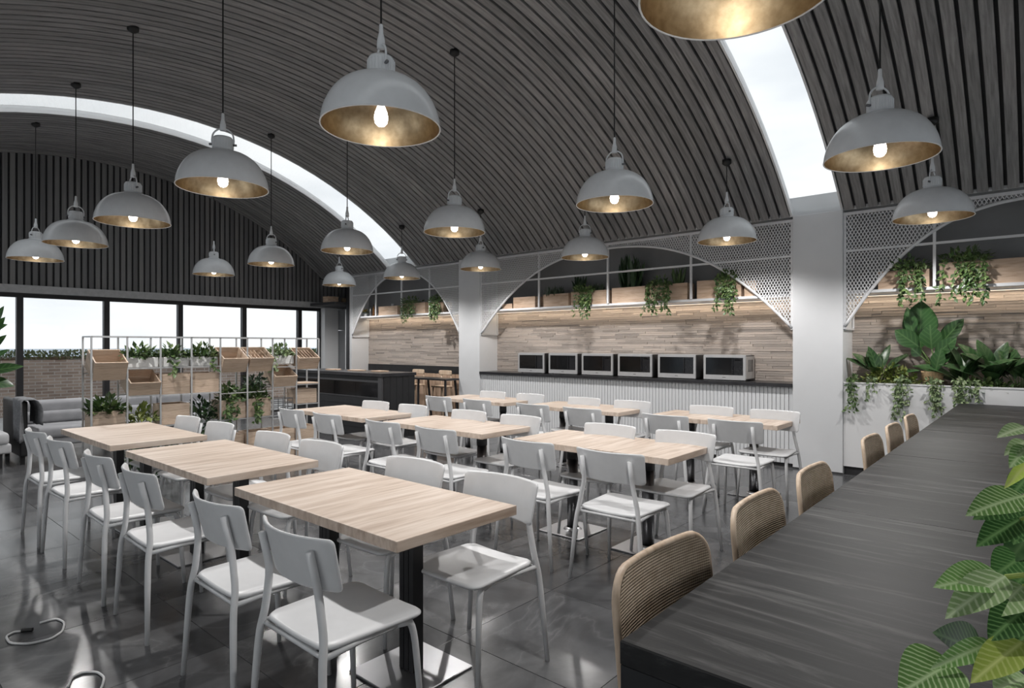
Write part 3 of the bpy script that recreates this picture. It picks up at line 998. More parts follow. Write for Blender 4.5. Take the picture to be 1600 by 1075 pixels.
def make_stool():
    """counter chair with woven back; sitter looks along +x, seat at z .65"""
    r = thing('rattan_chair', 'chair', 'chair')
    # curved woven back, rounded top corners, wooden edge
    def surf(y, z):
        return -0.02 + 0.5 * y * y - (z - .70) * 0.10
    nyy, nzz = 16, 12; w = .235; z0, z1 = .66, .985; rad = .075
    def half(z):
        e = z1 - z
        return w if e >= rad else w - rad + math.sqrt(max(0, rad * rad - (rad - e) ** 2))
    mb = MB(); vs = []; fs = []
    zs = [z0 + (z1 - rad - z0) * i / 7 for i in range(8)] + [z1 - rad * (1 - math.sin(math.pi / 2 * i / 6)) for i in range(1, 7)]
    for off in (0.009, -0.009):
        for z in zs:
            h = half(z) - .006
            for i in range(nyy + 1):
                y = -h + 2 * h * i / nyy
                vs.append((surf(y, z) + off, y, z - .003))
    M = len(zs); G = nyy + 1
    for l in (0, 1):
        for j in range(M - 1):
            for i in range(nyy):
                q = (l * M * G + j * G + i, l * M * G + j * G + i + 1, l * M * G + (j + 1) * G + i + 1, l * M * G + (j + 1) * G + i)
                fs.append(q if l == 0 else q[::-1])
    mb.add(vs, fs); part('woven_back', mb, 'rattan_weave', r, True)
    path = [(surf(half(z), z), -half(z), z) for z in zs] + [(surf(y, z1), y, z1) for y in [(-(w - rad)) + 2 * (w - rad) * i / 8 for i in range(1, 8)]] + [(surf(half(z), z), half(z), z) for z in zs[::-1]]
    part('back_frame', MB().tube(path, .0095, 8), 'stool_wood', r, True)
    st = rounded_slab(.44, .42, .03, .06, lambda x, y: -.01 * math.cos(x * 6))
    st.v = [Vector((v.y + .22, v.x, v.z + .65)) for v in st.v]
    st.f = [f[::-1] for f in st.f]
    part('seat', st, 'rattan_weave', r, True)
    for sy in (-1, 1):
        part('rear_leg', MB().tube([(surf(.2, .8), sy * .215, .82), (.0, sy * .205, .64), (-.05, sy * .225, 0)], [.011, .016, .012], 8), 'stool_wood', r, True)
        part('front_leg', MB().tube([(.40, sy * .19, .64), (.44, sy * .215, 0)], [.016, .012], 8), 'stool_wood', r, True)
        part('side_rail', MB().tube([(-.035, sy * .218, .22), (.428, sy * .206, .22)], .009, 8), 'stool_wood', r, True)
    part('foot_rail', MB().tube([(.428, -.206, .22), (.428, .206, .22)], .010, 8), 'stool_wood', r, True)
    return r
rs = make_stool(); first = True
rlab = ['nearest the viewer', 'second from the viewer', 'third from the viewer, before the gap', 'first past the gap', 'second past the gap', 'farthest, by the planter']
for y, lb in zip([1.405, 2.07, 2.735, 3.87, 4.53, 5.2], rlab):
    o = rs if first else copy_tree(rs)
    first = False
    o.location = (TX0 - .045, y, 0); o.rotation_euler = (0, 0, random.uniform(-.02, .02))
    o['label'] = 'woven rattan chair at the black bar table, ' + lb
    o['group'] = 'woven rattan chairs'

# ------------------------------------------------------------------ leaves and plants
def leaf_pts(L, W, droop=0.15, fold=0.12, n=5, shape=0.8):
    """blade along +y, normal +z"""
    vs = []
    for i in range(n + 1):
        t = i / n
        w = W / 2 * math.sin(math.pi * min(1, t ** shape)) ** 0.85 if 0 < i < n else 0.0
        z = -droop * L * t * t
        vs.append((-w, L * t, z + fold * w)); vs.append((0, L * t, z)); vs.append((w, L * t, z + fold * w))
    fs = []
    for i in range(n):
        b = i * 3
        fs += [(b, b + 1, b + 4, b + 3), (b + 1, b + 2, b + 5, b + 4)]
    return [Vector(v) for v in vs], fs
SMALL = leaf_pts(1, .55, .15, .25, 2, .8)
BIG = leaf_pts(1, .5, .2, .2, 8, .8)
BROAD = leaf_pts(1, .60, .18, .18, 9, .72)
SLIM = leaf_pts(1, .2, .25, .2, 6, .7)
def frame(d, up):
    y = Vector(d).normalized(); z = Vector(up)
    x = y.cross(z)
    if x.length < 1e-4: x = y.orthogonal()
    x.normalize(); z = x.cross(y).normalized()
    return Matrix(((x.x, y.x, z.x), (x.y, y.y, z.y), (x.z, y.z, z.z)))
def add_leaf(mb, p, d, up, L, shape=SMALL, w=1.0):
    M = frame(d, up); p = Vector(p)
    mb.add([p + M @ Vector((v.x * L * w, v.y * L, v.z * L)) for v in shape[0]], shape[1])
def rv(s=1.0):
    return Vector((random.uniform(-s, s), random.uniform(-s, s), random.uniform(-s, s)))

def bush(mb, c, rad, n, L, shape=SMALL, up=0.5):
    c = Vector(c)
    for _ in range(n):
        d = rv(); 
        while d.length > 1 or d.length < .1: d = rv()
        dn = d.normalized()
        p = c + Vector((d.x * rad[0], d.y * rad[1], abs(d.z) * rad[2]))
        add_leaf(mb, p, dn + Vector((0, 0, up)) + rv(.5), Vector((0, 0, 1)) + rv(.5), L * random.uniform(.7, 1.3), shape)

def plant(name, label, loc, cat='plant', group=None):
    return thing(name, label, cat, loc, group=group)

def trailing(label, x0, x1, zt, zb, y, yfront, mat='leaf_green', strands=14, L=.058, bushy=150, h=.13, name='trailing_plant', group='trailing plants on the shelves'):
    """plant in a box on the shelf; strands spill over the front edge"""
    xc = (x0 + x1) / 2
    t = plant(name, label, (xc, y, zt), group=group)
    f = MB(); s = MB(); w = (x1 - x0) / 2
    bush(f, (0, (yfront - y) * .5, 0), (w, abs(yfront - y) * .8 + .04, h), bushy, L)
    for k in range(strands):
        xs = random.uniform(-w, w) * .85
        zend = zb + (zt - zb) * (random.random() ** 1.6) * .75
        if k == 0: zend = zb
        pts = [Vector((xs, 0, .03)), Vector((xs + random.uniform(-.02, .02), (yfront - y) * .7, .06)), Vector((xs, yfront - y, -.02))]
        z = -.02; 
        while zt + z > zend:
            z -= .05
            xs += random.uniform(-.022, .022)
            pts.append(Vector((xs, yfront - y + random.uniform(-.02, .01), z)))
        s.tube(pts, .0025, 4)
        for p in pts[1:]:
            for _ in range(3):
                d = rv(); d.z -= .6; d.y -= .3
                add_leaf(f, p + rv(.012), d, Vector((0, -1, .6)) + rv(.4), L * random.uniform(.7, 1.25))
    part('foliage', f, mat, t)
    part('stems', s, 'stem_green', t)
    return t

def shelf_box(label, x0, x1, z0, h, y0=YW + .075, y1=YW + .30, group='wooden boxes on the plant shelves'):
    b = thing('wooden_box', label, 'box', ((x0 + x1) / 2, (y0 + y1) / 2, z0), group=group)
    w = (x1 - x0) / 2; d = (y1 - y0) / 2; t = .014
    part('front_board', MB().box(-w, w, -d, -d + t, 0, h), 'box_wood', b)
    part('back_board', MB().box(-w, w, d - t, d, 0, h), 'box_wood', b)
    for a, c in ((-w, -w + t), (w - t, w)):
        part('side_board', MB().box(a, c, -d + t, d - t, 0, h), 'box_wood', b)
    part('bottom_board', MB().box(-w + t, w - t, -d + t, d - t, 0, t), 'box_wood', b)
    part('soil', MB().box(-w + t, w - t, -d + t, d - t, t, h * .8), 'soil', b)
    return b
YFX = YW + .075
def bxr(px0, px1):
    return on_y(px0, 470, YFX).x, on_y(px1, 470, YFX).x
# middle shelf
mid_boxes = [(785, 800, .09, 'small wooden box at the far left of the microwave shelf'), (802, 836, .19, 'empty wooden box left of the first post on the microwave shelf'),
             (848, 888, .205, 'wooden box of rosemary on the microwave shelf'), (892, 947, .215, 'wooden box with ivy spilling left of the centre post'),
             (956, 1008, .23, 'plain wooden box right of the centre post'), (1015, 1074, .235, 'wooden box with ivy and spiky grass on the microwave shelf'),
             (1089, 1158, .245, 'wide wooden box with ivy right of the last post'), (1163, 1182, .20, 'small wooden box behind the right arch foot')]
for a, b, h, lb in mid_boxes:
    x0, x1 = bxr(a, b); shelf_box(lb, x0, x1, Z_SHELF, h)
left_boxes = [(591, 621, .19, 'wooden box right of the bottles on the left shelf'), (627, 664, .22, 'wooden box with ivy in the middle of the left shelf'), (670, 693, .20, 'wooden box with ivy near the left pillar')]
for a, b, h, lb in left_boxes:
    x0, x1 = bxr(a, b); shelf_box(lb, x0, x1, Z_SHELF, h)
right_boxes = [(1372, 1452, .20, 'wooden box with ivy left of the post on the right shelf'), (1468, 1640, .25, 'long wooden box with ivy at the right end of the shelf')]
for a, b, h, lb in right_boxes:
    x0, x1 = bxr(a, b); shelf_box(lb, x0, x1, Z_SHELF, h)

def trail_px(label, a, b, ytop, ybot, **kw):
    yf = YW - .035
    x0, x1 = on_y(a, 470, yf).x, on_y(b, 470, yf).x
    zb = on_y((a + b) / 2, ybot, yf).z
    return trailing(label, x0, x1, ytop, zb, YW + .17, yf, **kw)
trail_px('ivy hanging from the box left of the centre post', 891, 927, Z_SHELF + .18, 491)
trail_px('ivy hanging from the box right of the centre post', 1009, 1047, Z_SHELF + .20, 487)
trail_px('ivy hanging beside the last post above the microwaves', 1115, 1152, Z_SHELF + .22, 483)
trail_px('dense ivy hanging from the middle of the left shelf', 622, 650, Z_SHELF + .20, 501, strands=14, bushy=130)
trail_px('dense ivy hanging beside the left pillar', 668, 690, Z_SHELF + .20, 498, strands=14, bushy=130)
trail_px('ivy hanging left of the post above the planter', 1386, 1452, Z_SHELF + .20, 473, strands=9, bushy=140, L=.06)
trail_px('large ivy hanging right of the post above the planter', 1466, 1550, Z_SHELF + .24, 469, strands=12, bushy=170, L=.062)

def tuft(label, px, z, n, L, mat, shape=SLIM, spread=.6, w=1.0, name='grass_plant', rad=.03, y=None):
    y = YW + .19 if y is None else y
    p = on_y(px, 450, y)
    t = plant(name, label, (p.x, y, z), group='upright plants on the shelves')
    f = MB()
    for _ in range(n):
        d = Vector((random.uniform(-1, 1) * spread, random.uniform(-1, 1) * spread, 1))
        add_leaf(f, rv(rad) * Vector((1, 1, 0)).length if False else Vector((random.uniform(-rad, rad), random.uniform(-rad, rad), 0)), d, Vector((d.x, d.y, .2)) + rv(.3), L * random.uniform(.6, 1.15), shape, w)
    part('foliage', f, mat, t)
    return t
tuft('rosemary in the box on the microwave shelf', 866, Z_SHELF + .165, 90, .17, 'leaf_blue', rad=.13, spread=.45, w=.6)
tuft('bushy herb left of the centre post', 934, Z_SHELF + .17, 70, .16, 'leaf_blue', rad=.08, spread=.6, w=.7)
tuft('spiky grass in the box right of the centre post', 1060, Z_SHELF + .19, 46, .27, 'leaf_green', rad=.04, spread=.55, w=.6)
tuft('dark shrub high behind the centre post', 985, Z_SHELF + .18, 60, .48, 'leaf_dark', shape=BIG, rad=.10, spread=.5, w=.35, y=YW + .22, name='shelf_shrub')
tuft('dark shrub behind the rosemary box', 905, Z_SHELF + .17, 40, .30, 'leaf_dark', shape=BIG, rad=.06, spread=.5, w=.4, y=YW + .24, name='shelf_shrub')

# bottles and flowers at the left end of the left shelf
for i, (px, h, r, m) in enumerate([(579, .22, .028, 'steel'), (584, .25, .026, 'bottle_amber'), (589, .20, .024, 'steel')]):
    p = on_y(px, 470, YW + .16)
    b = thing('bottle', ['steel bottle at the left of the three on the shelf', 'tall amber bottle between the two steel ones', 'short steel bottle beside the wooden box'][i], 'bottle', (p.x, YW + .16, Z_SHELF), group='bottles on the left shelf')
    part('body', MB().lathe([(r, 0), (r, h * .65), (r * .4, h * .8), (r * .4, h * .94)], 14, close=True), m, b, True)
    part('cap', MB().lathe([(r * .45, h * .94), (r * .45, h)], 12, close=True), 'black_metal', b, True)
p = on_y(571, 470, YW + .16)
fl_ = plant('flower_pot', 'little pot of yellow flowers at the left end of the shelf', (p.x, YW + .16, Z_SHELF))
part('pot', MB().lathe([(.035, 0), (.045, .08)], 14, close=True), 'pot_white', fl_, True)
q = MB(); bush(q, (0, 0, .09), (.06, .06, .08), 40, .035); part('flowers', q, 'flower_yellow', fl_)
q = MB(); bush(q, (0, 0, .07), (.06, .06, .06), 30, .04); part('foliage', q, 'leaf_green', fl_)
p = on_y(606, 470, YW + .20)
cn = thing('candle', 'white pillar candle behind the box on the left shelf', 'candle', (p.x, YW + .33, Z_SHELF))
part('wax', MB().lathe([(.03, 0), (.03, .26)], 16, close=True), 'pot_white', cn, True)
part('wick', MB().tube([(0, 0, .26), (0, 0, .275)], .002, 4), 'black_metal', cn)

# ------------------------------------------------------------------ planter on the right
pb = thing('planter_trough', 'white built-in planter trough below the right niche', 'planter', (0, YW, 0))
a, b = P2[1] + .003, 1.747
part('front_panel', MB().box(a, b, YW + .0, YW + .03, .10, 1.06), 'white_paint', pb, world=True)
part('rim', MB().box(a, b, YW - .006, YW + .036, 1.06, 1.075), 'white_paint', pb, world=True)
part('plinth', MB().box(a, b, YW + .05, YW + .07, 0, .10), 'beam_dark', pb, world=True)
part('soil', MB().box(a, b, YW + .03, YB - .02, .9, 1.0), 'soil', pb, world=True)

def single_leaf(name, parent, p, tip, up, W, mat, shape='broad', droop=.18, fold=.18):
    """one blade as an object of its own, in its parent's frame"""
    p, tip = Vector(p), Vector(tip)
    d = tip - p; L = d.length
    vs, fs = leaf_pts(L, W, droop, fold, 10, {'broad': .72, 'long': .85, 'slim': .75, 'mid': 1.05}[shape])
    mb = MB().add(vs, fs)
    dd = d.normalized() + Vector((0, 0, droop * .8))
    o = link(name, mb.mesh(name, mat, True), parent)
    M = frame(dd, up).to_4x4(); M.translation = p
    o.matrix_local = M
    return o

# bird of paradise: leaves placed by where they stand in the niche
yp = YW + .22
c = on_y(1457, 592, yp)
bp = plant('bird_of_paradise', 'tall broad-leaved plant in a basket in the white planter', (c.x, yp, 1.0))
part('basket', MB().lathe([(.085, 0), (.105, .20), (.108, .215), (.098, .215), (.09, .15)], 20), 'wicker_rope', bp, True)
part('soil', MB().lathe([(.001, .16), (.098, .16)], 16), 'soil', bp)
lv = [((1438, 545), (1438, 470), .34, .10, 'blade_paradise', 'broad'), ((1428, 530), (1417, 480), .13, .02, 'blade_paradise', 'long'),
      ((1438, 543), (1396, 518), .19, -.05, 'blade_paradise', 'long'), ((1468, 540), (1506, 499), .17, .06, 'blade_paradise', 'long'),
      ((1456, 546), (1452, 508), .21, -.08, 'blade_paradise', 'broad'), ((1460, 556), (1495, 530), .15, -.10, 'blade_paradise', 'long'),
      ((1458, 568), (1486, 556), .13, -.06, 'blade_paradise', 'long'), ((1462, 552), (1497, 545), .12, .05, 'blade_dark', 'long'),
      ((1438, 556), (1424, 545), .12, -.12, 'blade_paradise', 'long'), ((1462, 580), (1470, 545), .14, -.12, 'blade_paradise', 'long')]
for (b0, t0, W, dy, m, shp) in lv:
    B = on_y(b0[0], b0[1], yp + dy); T = on_y(t0[0], t0[1], yp + dy - .06)
    single_leaf('leaf', bp, B - bp.location, T - bp.location, Vector((random.uniform(-.3, .3), -1, .25)), W, m, 'mid', .12, .25)
    S = Vector((random.uniform(-.04, .04), random.uniform(-.03, .03), .15)); E = B - bp.location
    part('stalk', MB().tube([S, S * .5 + E * .5 + Vector((S.x * .3, 0, .03)), E], [.012, .009, .007], 6), 'stem_green', bp, True)

def rosette(name, label, px, py, Y, n, L, W, mat, z=1.0, tilt=(.5, 1.2), group='leafy plants in the planter'):
    c = on_y(px, py, Y)
    t = plant(name, label, (c.x, Y, z), group=group)
    h = c.z - z
    for k in range(n):
        a = 2 * math.pi * k / n + random.uniform(-.3, .3)
        el = random.uniform(*tilt)
        d = Vector((math.cos(a) * math.cos(el), math.sin(a) * math.cos(el) * .55 - .1, math.sin(el)))
        l = L * random.uniform(.75, 1.15)
        p0 = Vector((math.cos(a) * .02, math.sin(a) * .02, 0)); p1 = Vector((d.x * .10, d.y * .08, max(.03, h * random.uniform(.4, .9))))
        part('stalk', MB().tube([p0, p1], [.006, .004], 5), 'stem_green', t)
        single_leaf('leaf', t, p1, p1 + d * l, Vector((-d.x * .6, -d.y * .6 - .5, .8)), W * random.uniform(.7, 1.0), mat, 'mid', .22, .22)
    return t
rosette('broadleaf_plant', 'dark rosette plant at the left end of the planter', 1373, 575, YW + .20, 13, .31, .15, 'blade_dark', tilt=(.25, 1.3))
rosette('broadleaf_plant', 'dark leafy plant just right of the tall basket plant', 1507, 578, YW + .20, 13, .37, .17, 'blade_dark', tilt=(.2, 1.25))
rosette('broadleaf_plant', 'dense dark leafy plant near the right end of the planter', 1553, 578, YW + .20, 14, .38, .18, 'blade_dark', tilt=(.2, 1.3))
rosette('broadleaf_plant', 'dark leafy plant cut by the right edge of the picture', 1594, 578, YW + .18, 12, .40, .18, 'blade_dark', tilt=(.3, 1.3))

def ground(label, a, b, n, L, mat, h):
    x0, x1 = on_y(a, 590, YW + .12).x, on_y(b, 590, YW + .12).x
    t = plant('ground_cover', label, ((x0 + x1) / 2, YW + .13, 1.0), group='low plants in the planter')
    f = MB(); bush(f, (0, 0, .0), ((x1 - x0) / 2, .10, h), n, L); part('foliage', f, mat, t)
ground('low lime green foliage left of the basket plant', 1345, 1440, 700, .06, 'leaf_lime', .26)
ground('low green foliage right of the basket plant', 1490, 1600, 420, .065, 'leaf_green', .14)
for lb, a, b, yb, m, st in [('green vine hanging over the left end of the planter', 1324, 1342, 636, 'leaf_green', 5),
                           ('pale vine hanging from the planter left of the basket', 1399, 1424, 653, 'leaf_pale', 8),
                           ('pale vine hanging from the planter below the basket', 1441, 1472, 643, 'leaf_pale', 9),
                           ('pale vine hanging from the planter right of the basket', 1486, 1532, 630, 'leaf_pale', 10),
                           ('thin vine hanging between the two left vines of the planter', 1356, 1366, 617, 'leaf_pale', 2)]:
    yf = YW - .035
    x0, x1 = on_y(a, 600, yf).x, on_y(b, 600, yf).x
    trailing(lb, x0, x1, 1.07, on_y((a + b) / 2, yb, yf).z, YW + .10, yf, m, st, .05, 40, .07, 'trailing_vine', 'vines hanging from the planter')

# ------------------------------------------------------------------ room divider of metal posts with crates
DX, DY0, BAY, NB, DD = -7.40, 1.90, 0.327, 8, 0.30     # front plane, first post, bay width, bays, depth
dv = thing('shelf_divider', 'open metal grid divider holding crates and plants before the windows', 'shelf', (DX - DD / 2, DY0 + BAY * NB / 2, 0))
def dpart(name, mb): return part(name, mb, 'frame_metal', dv, world=True)
ZDT = 1.59
for i in range(NB + 1):
    y = DY0 + BAY * i
    for x in (DX, DX - DD):
        dpart('post', MB().bar((x, y, 0), (x, y, ZDT), .016, .016))
for x in (DX, DX - DD):
    dpart('top_rail', MB().bar((x, DY0, ZDT), (x, DY0 + BAY * NB, ZDT), .016, .016))
for i in range(NB + 1):
    y = DY0 + BAY * i
    dpart('tie_rail', MB().bar((DX, y, ZDT), (DX - DD, y, ZDT), .014, .014))
def bayr(i): return DY0 + BAY * (i - 1), DY0 + BAY * i
levels = {1: [1.20, .60], 2: [1.25, .95, .62], 3: [1.25, .94, .60], 4: [1.25, .94, .60], 5: [1.26, .92, .60], 6: [1.26, .92, .60], 7: [1.22, .96, .56], 8: [1.25, .98, .72]}
for i, zs in levels.items():
    a, b = bayr(i)
    for z in zs:
        for x in (DX, DX - DD):
            dpart('shelf_rail', MB().bar((x, a, z), (x, b, z), .011, .011))

def open_crate(label, i, z, tilt, h=.20, d=.30, mat='crate_wood', name='wooden_crate', shrink=.012, group='wooden crates in the divider', x=None, filled=None):
    """crate resting on the rails of bay i, mouth up, tipped towards the room when tilt > 0"""
    a, b = bayr(i)
    r = thing(name, label, 'crate', (DX - DD / 2 if x is None else x, (a + b) / 2, z), group=group)
    w = (b - a) / 2 - shrink; t = .013; e = d / 2
    r.rotation_euler = (0, tilt, 0)
    rows = max(1, int(round(h / .075)))
    for k in range(rows):
        z0, z1 = h * k / rows + .0008, h * (k + 1) / rows - .0008
        piece('front_board', mat, r, e - t, e, -w, w, z0, z1)
        piece('back_board', mat, r, -e, -e + t, -w, w, z0, z1)
        piece('side_board', mat, r, -e + t, e - t, -w, -w + t, z0, z1)
        piece('side_board', mat, r, -e + t, e - t, w - t, w, z0, z1)
    piece('bottom_board', mat, r, -e + t, e - t, -w + t, w - t, 0, t)
    if filled == 'soil':
        piece('soil', 'soil', r, -e + t, e - t, -w + t, w - t, t, h * .8)
    if filled == 'slats':
        for k in range(6):
            x0 = -w + t + (2 * w - 2 * t) * k / 6
            piece('divider_slat', mat, r, -e + t, e - t, x0 + .01, x0 + .018, t, h * .8)
    return r
TL = 0.48
open_crate('tilted wooden crate in the top left corner of the divider', 1, 1.20, TL, .21)
open_crate('tilted wooden crate in the second bay, lower level', 2, 1.01, TL, .17)
open_crate('narrow tilted crate in the fifth bay, top level', 5, 1.24, TL, .19)
open_crate('tilted crate with a partition in the sixth bay, top level', 6, 1.24, TL, .19, filled='slats')
open_crate('tilted crate lined with slats in the top right corner', 8, 1.25, TL, .17, filled='slats')
open_crate('tilted crate in the seventh bay, lower level', 7, 1.02, TL, .17)
for i, lb in ((3, 'upright plank-front crate in the third bay, middle level'), (4, 'upright plank-front crate in the fourth bay, middle level')):
    open_crate(lb, i, .947, 0, .23, .26, shrink=.010)
open_crate('planter crate full of greenery at the left end of the divider', 1, .607, 0, .20, .27, filled='soil')
open_crate('plank crate in the third bay, lower level', 3, .607, 0, .23, .26)
open_crate('planter crate in the fifth bay, lower level', 5, .607, 0, .23, .26, filled='soil')
open_crate('planter crate in the sixth bay, lower level', 6, .607, 0, .23, .26, filled='soil')
open_crate('plank crate in the last bay, lower level', 8, .727, 0, .19, .24)
for i, lb in ((6, 'wide plank crate on the floor below the sixth bay'), (7, 'plank crate on the floor below the seventh bay'), (8, 'plank crate on the floor below the last bay')):
    open_crate(lb, i, 0.002, 0, .42, .26, group='crates on the floor under the divider')
open_crate('plank crate on the floor behind the fifth bay', 5, 0.002, 0, .40, .20, x=DX - DD / 2 - .02, group='crates on the floor under the divider')
sb = bayr(8)
tag(link('shelf_plank', bevel_box('shelf_plank', 'crate_wood', DX - DD, DX + .01, sb[0] + .01, sb[1] - .01, .987, 1.003, .003, 1)), 'bare wooden plank shelf in the last bay', 'shelf')

def divider_pot(label, i, z, h=.11):
    a, b = bayr(i)
    r = thing('trough_pot', label, 'pot', (DX - DD / 2, (a + b) / 2, z), group='white trough pots in the divider')
    w = (b - a) / 2 - .012
    vs = []
    link('body', bevel_box('body', 'pot_white', -.11, .11, -w, w, 0, h, .006, 2), r)
    part('soil', MB().box(-.10, .10, -w + .01, w - .01, h, h + .004), 'soil', r)
def divider_plant(label, i, z, n=150, h=.16, L=.075, mat='leaf_green', spill=0):
    a, b = bayr(i)
    t = plant('leafy_plant', label, (DX - DD / 2, (a + b) / 2, z), group='leafy plants in the divider')
    f = MB(); bush(f, (.03, 0, 0), (.13, (b - a) / 2 * .98, h), n, L)
    for k in range(spill):
        y = random.uniform(-.14, .14); zz = 0; x = .15
        while zz > -random.uniform(.12, .3):
            for _ in range(4):
                d = rv(); d.z -= .5; d.x += .4
                add_leaf(f, Vector((x, y, zz)) + rv(.02), d, Vector((1, 0, .5)) + rv(.4), L * random.uniform(.7, 1.2))
            zz -= .04; y += random.uniform(-.015, .015)
    part('foliage', f, mat, t)
    s = MB()
    for k in range(5):
        s.tube([(random.uniform(-.06, .06), random.uniform(-.1, .1), -.03), (random.uniform(-.06, .08), random.uniform(-.12, .12), h * .6)], .004, 4)
    part('stems', s, 'stem_green', t)
wd = {2: 'second', 3: 'third', 4: 'fourth', 7: 'seventh'}
for i in (2, 3, 4, 7):
    divider_pot('white trough pot in the %s bay of the divider top' % wd[i], i, 1.256)
    divider_plant('leafy green plant in the %s white pot of the divider top' % wd[i], i, 1.345, 170, .14, .07, 'leaf_green' if i != 7 else 'leaf_pale', {2: 0, 3: 1, 4: 1, 7: 1}[i])
divider_plant('leafy plant in the crate at the left end of the divider', 1, .77, 230, .17, .085, 'leaf_green', 0)
divider_plant('small pale plant in the second bay below the crate', 2, .625, 120, .20, .08, 'leaf_lime', 0)
divider_plant('dark creeper in the fourth bay, lower level', 4, .61, 190, .26, .08, 'leaf_dark', 5)
divider_plant('green creeper spilling from the fifth bay crate', 5, .80, 190, .22, .075, 'leaf_green', 3)
divider_plant('green creeper spilling from the sixth bay crate', 6, .80, 190, .18, .075, 'leaf_green', 3)
divider_plant('bluish plant behind the rail in the sixth bay', 6, .93, 120, .22, .07, 'leaf_blue', 0)
divider_plant('dark foliage on the floor under the third bay', 3, .02, 130, .4, .09, 'leaf_dark', 0)
divider_plant('dark foliage on the floor under the second bay', 2, .02, 150, .5, .09, 'leaf_dark', 0)
wb = thing('wire_basket', 'dark wire basket in the seventh bay of the divider', 'basket', (DX - DD / 2, DY0 + BAY * 6.5, .567))
for k in range(5):
    z = .02 + k * .055
    part('wire_hoop', MB().tube([(-.11, -.13, z), (.11, -.13, z), (.11, .13, z), (-.11, .13, z), (-.11, -.13, z)], .005, 5), 'dark_steel', wb)
for y in (-.13, -.065, 0, .065, .13):
    part('wire_upright', MB().tube([(.11, y, .0), (.11, y, .25)], .005, 5), 'dark_steel', wb)
part('base_mat', MB().box(-.11, .11, -.13, .13, 0, .012), 'dark_steel', wb)

# ------------------------------------------------------------------ black kiosk counter
KX1, KY0, KY1 = -7.90, 5.93, 6.60; KX0 = -10.6; KZ = 1.05
kk = thing('kiosk_counter', 'black kiosk counter with a glazed band, behind the divider', 'counter', ((KX0 + KX1) / 2, (KY0 + KY1) / 2, 0))
part('body', MB().box(KX0, KX1 - .0, KY0 + .04, KY1, 0.0, KZ - .05), 'black_panel', kk, world=True)
part('worktop', MB().box(KX0 - .02, KX1 + .03, KY0 - .02, KY1 + .02, KZ - .05, KZ), 'black_stone', kk, world=True)
for i in range(5):
    z0 = .02 + i * .125
    part('front_plank', MB().box(KX0, KX1 - .10, KY0 + .012, KY0 + .04, z0, z0 + .121), 'black_panel', kk, world=True)
part('corner_post', MB().box(KX1 - .09, KX1 + .004, KY0, KY0 + .04, 0, KZ - .05), 'beam_dark', kk, world=True)
for i in range(4):
    a = KX1 - .10 - (i + 1) * .62; b = a + .612
    part('display_pane', MB().box(a, b, KY0 + .016, KY0 + .04, .66, .90), 'black_glass', kk, world=True)
part('glazing_rail', MB().box(KX0, KX1 - .10, KY0 + .006, KY0 + .04, .90, .93), 'beam_dark', kk, world=True)
part('glazing_rail', MB().box(KX0, KX1 - .10, KY0 + .006, KY0 + .04, .645, .66), 'beam_dark', kk, world=True)
for i in range(5):
    y0 = KY0 + .04 + i * (KY1 - KY0 - .04) / 5
    part('side_plank', MB().box(KX1, KX1 + .012, y0 + .002, y0 + (KY1 - KY0 - .04) / 5 - .002, 0, KZ - .05), 'black_panel', kk, world=True)
for i, (x, y, w) in enumerate([(-9.75, 6.25, .12), (-9.1, 6.3, .15), (-8.5, 6.35, .13)]):
    b = thing('serving_board', ['small wooden serving board at the left of the kiosk top', 'wooden serving board in the middle of the kiosk top', 'round-edged serving board at the right of the kiosk top'][i], 'board', (x, y, KZ), group='serving boards on the kiosk')
    link('board', bevel_box('board', 'box_wood', -w, w, -.09, .09, 0, .02, .005, 2), b)
    part('handle', MB().box(w - .005, w + .07, -.015, .015, .003, .017), 'box_wood', b)

# ------------------------------------------------------------------ left niche: back panel, high table, stools
bpn = struct('trim_4', MB().box(-11.556, P1[0] - .003, YB - .03, YB + .02, .93, 1.08), 'black_panel', 'black splash panel in the left niche')
lw = thing('base_panelling', 'light wooden panelling below the splash panel of the left niche', 'panelling', ((-11.556 + P1[0]) / 2, YB, 0))
w = (P1[0] - .003 + 11.556) / 6
for i in range(6):
    x0 = -11.556 + i * w - lw.location.x
    piece('panel', 'cabinet_wood', lw, x0 + .004, x0 + w - .004, -.03, .018, 0.0, .928)
ht = thing('high_table', 'slim black high table in front of the left niche', 'table', (-9.4, 7.70, 0))
part('top', MB().box(-1.15, 1.28, -.19, .19, .855, .885), 'black_stone', ht)
for x in (-1.05, -.25, .45, 1.2):
    for y in (-.15, .15):
        part('leg', MB().bar((x, y * .8, .855), (x + (.05 if x > 0 else -.05), y * 1.15, 0), .03, .03), 'black_metal', ht)
def make_bar_stool():
    s = thing('bar_stool', 'stool', 'stool')
    bk = rounded_slab(.36, .09, .02, .03, lambda x, y: 0)
    bk.v = [Vector((v.x, .10 - 1.2 * v.x * v.x + v.z, v.y + .965)) for v in bk.v]
    bk.f = [f[::-1] for f in bk.f]
    part('backrest', bk, 'stool_wood', s, True)
    st = rounded_slab(.36, .30, .028, .05, lambda x, y: 0); st.v = [Vector((v.x, v.y - .02, v.z + .70)) for v in st.v]
    part('seat', st, 'stool_wood', s, True)
    for sx in (-1, 1):
        part('rear_leg', MB().tube([(sx * .13, .095, .97), (sx * .14, .09, .70), (sx * .19, .14, 0)], [.012, .016, .012], 8), 'stool_wood', s, True)
        part('front_leg', MB().tube([(sx * .13, -.13, .69), (sx * .18, -.17, 0)], [.016, .012], 8), 'stool_wood', s, True)
    part('foot_rail', MB().tube([(-.17, -.158, .25), (.17, -.158, .25)], .009, 8), 'stool_wood', s)
    part('foot_rail', MB().tube([(-.175, .128, .25), (.175, .128, .25)], .009, 8), 'stool_wood', s)
    return s
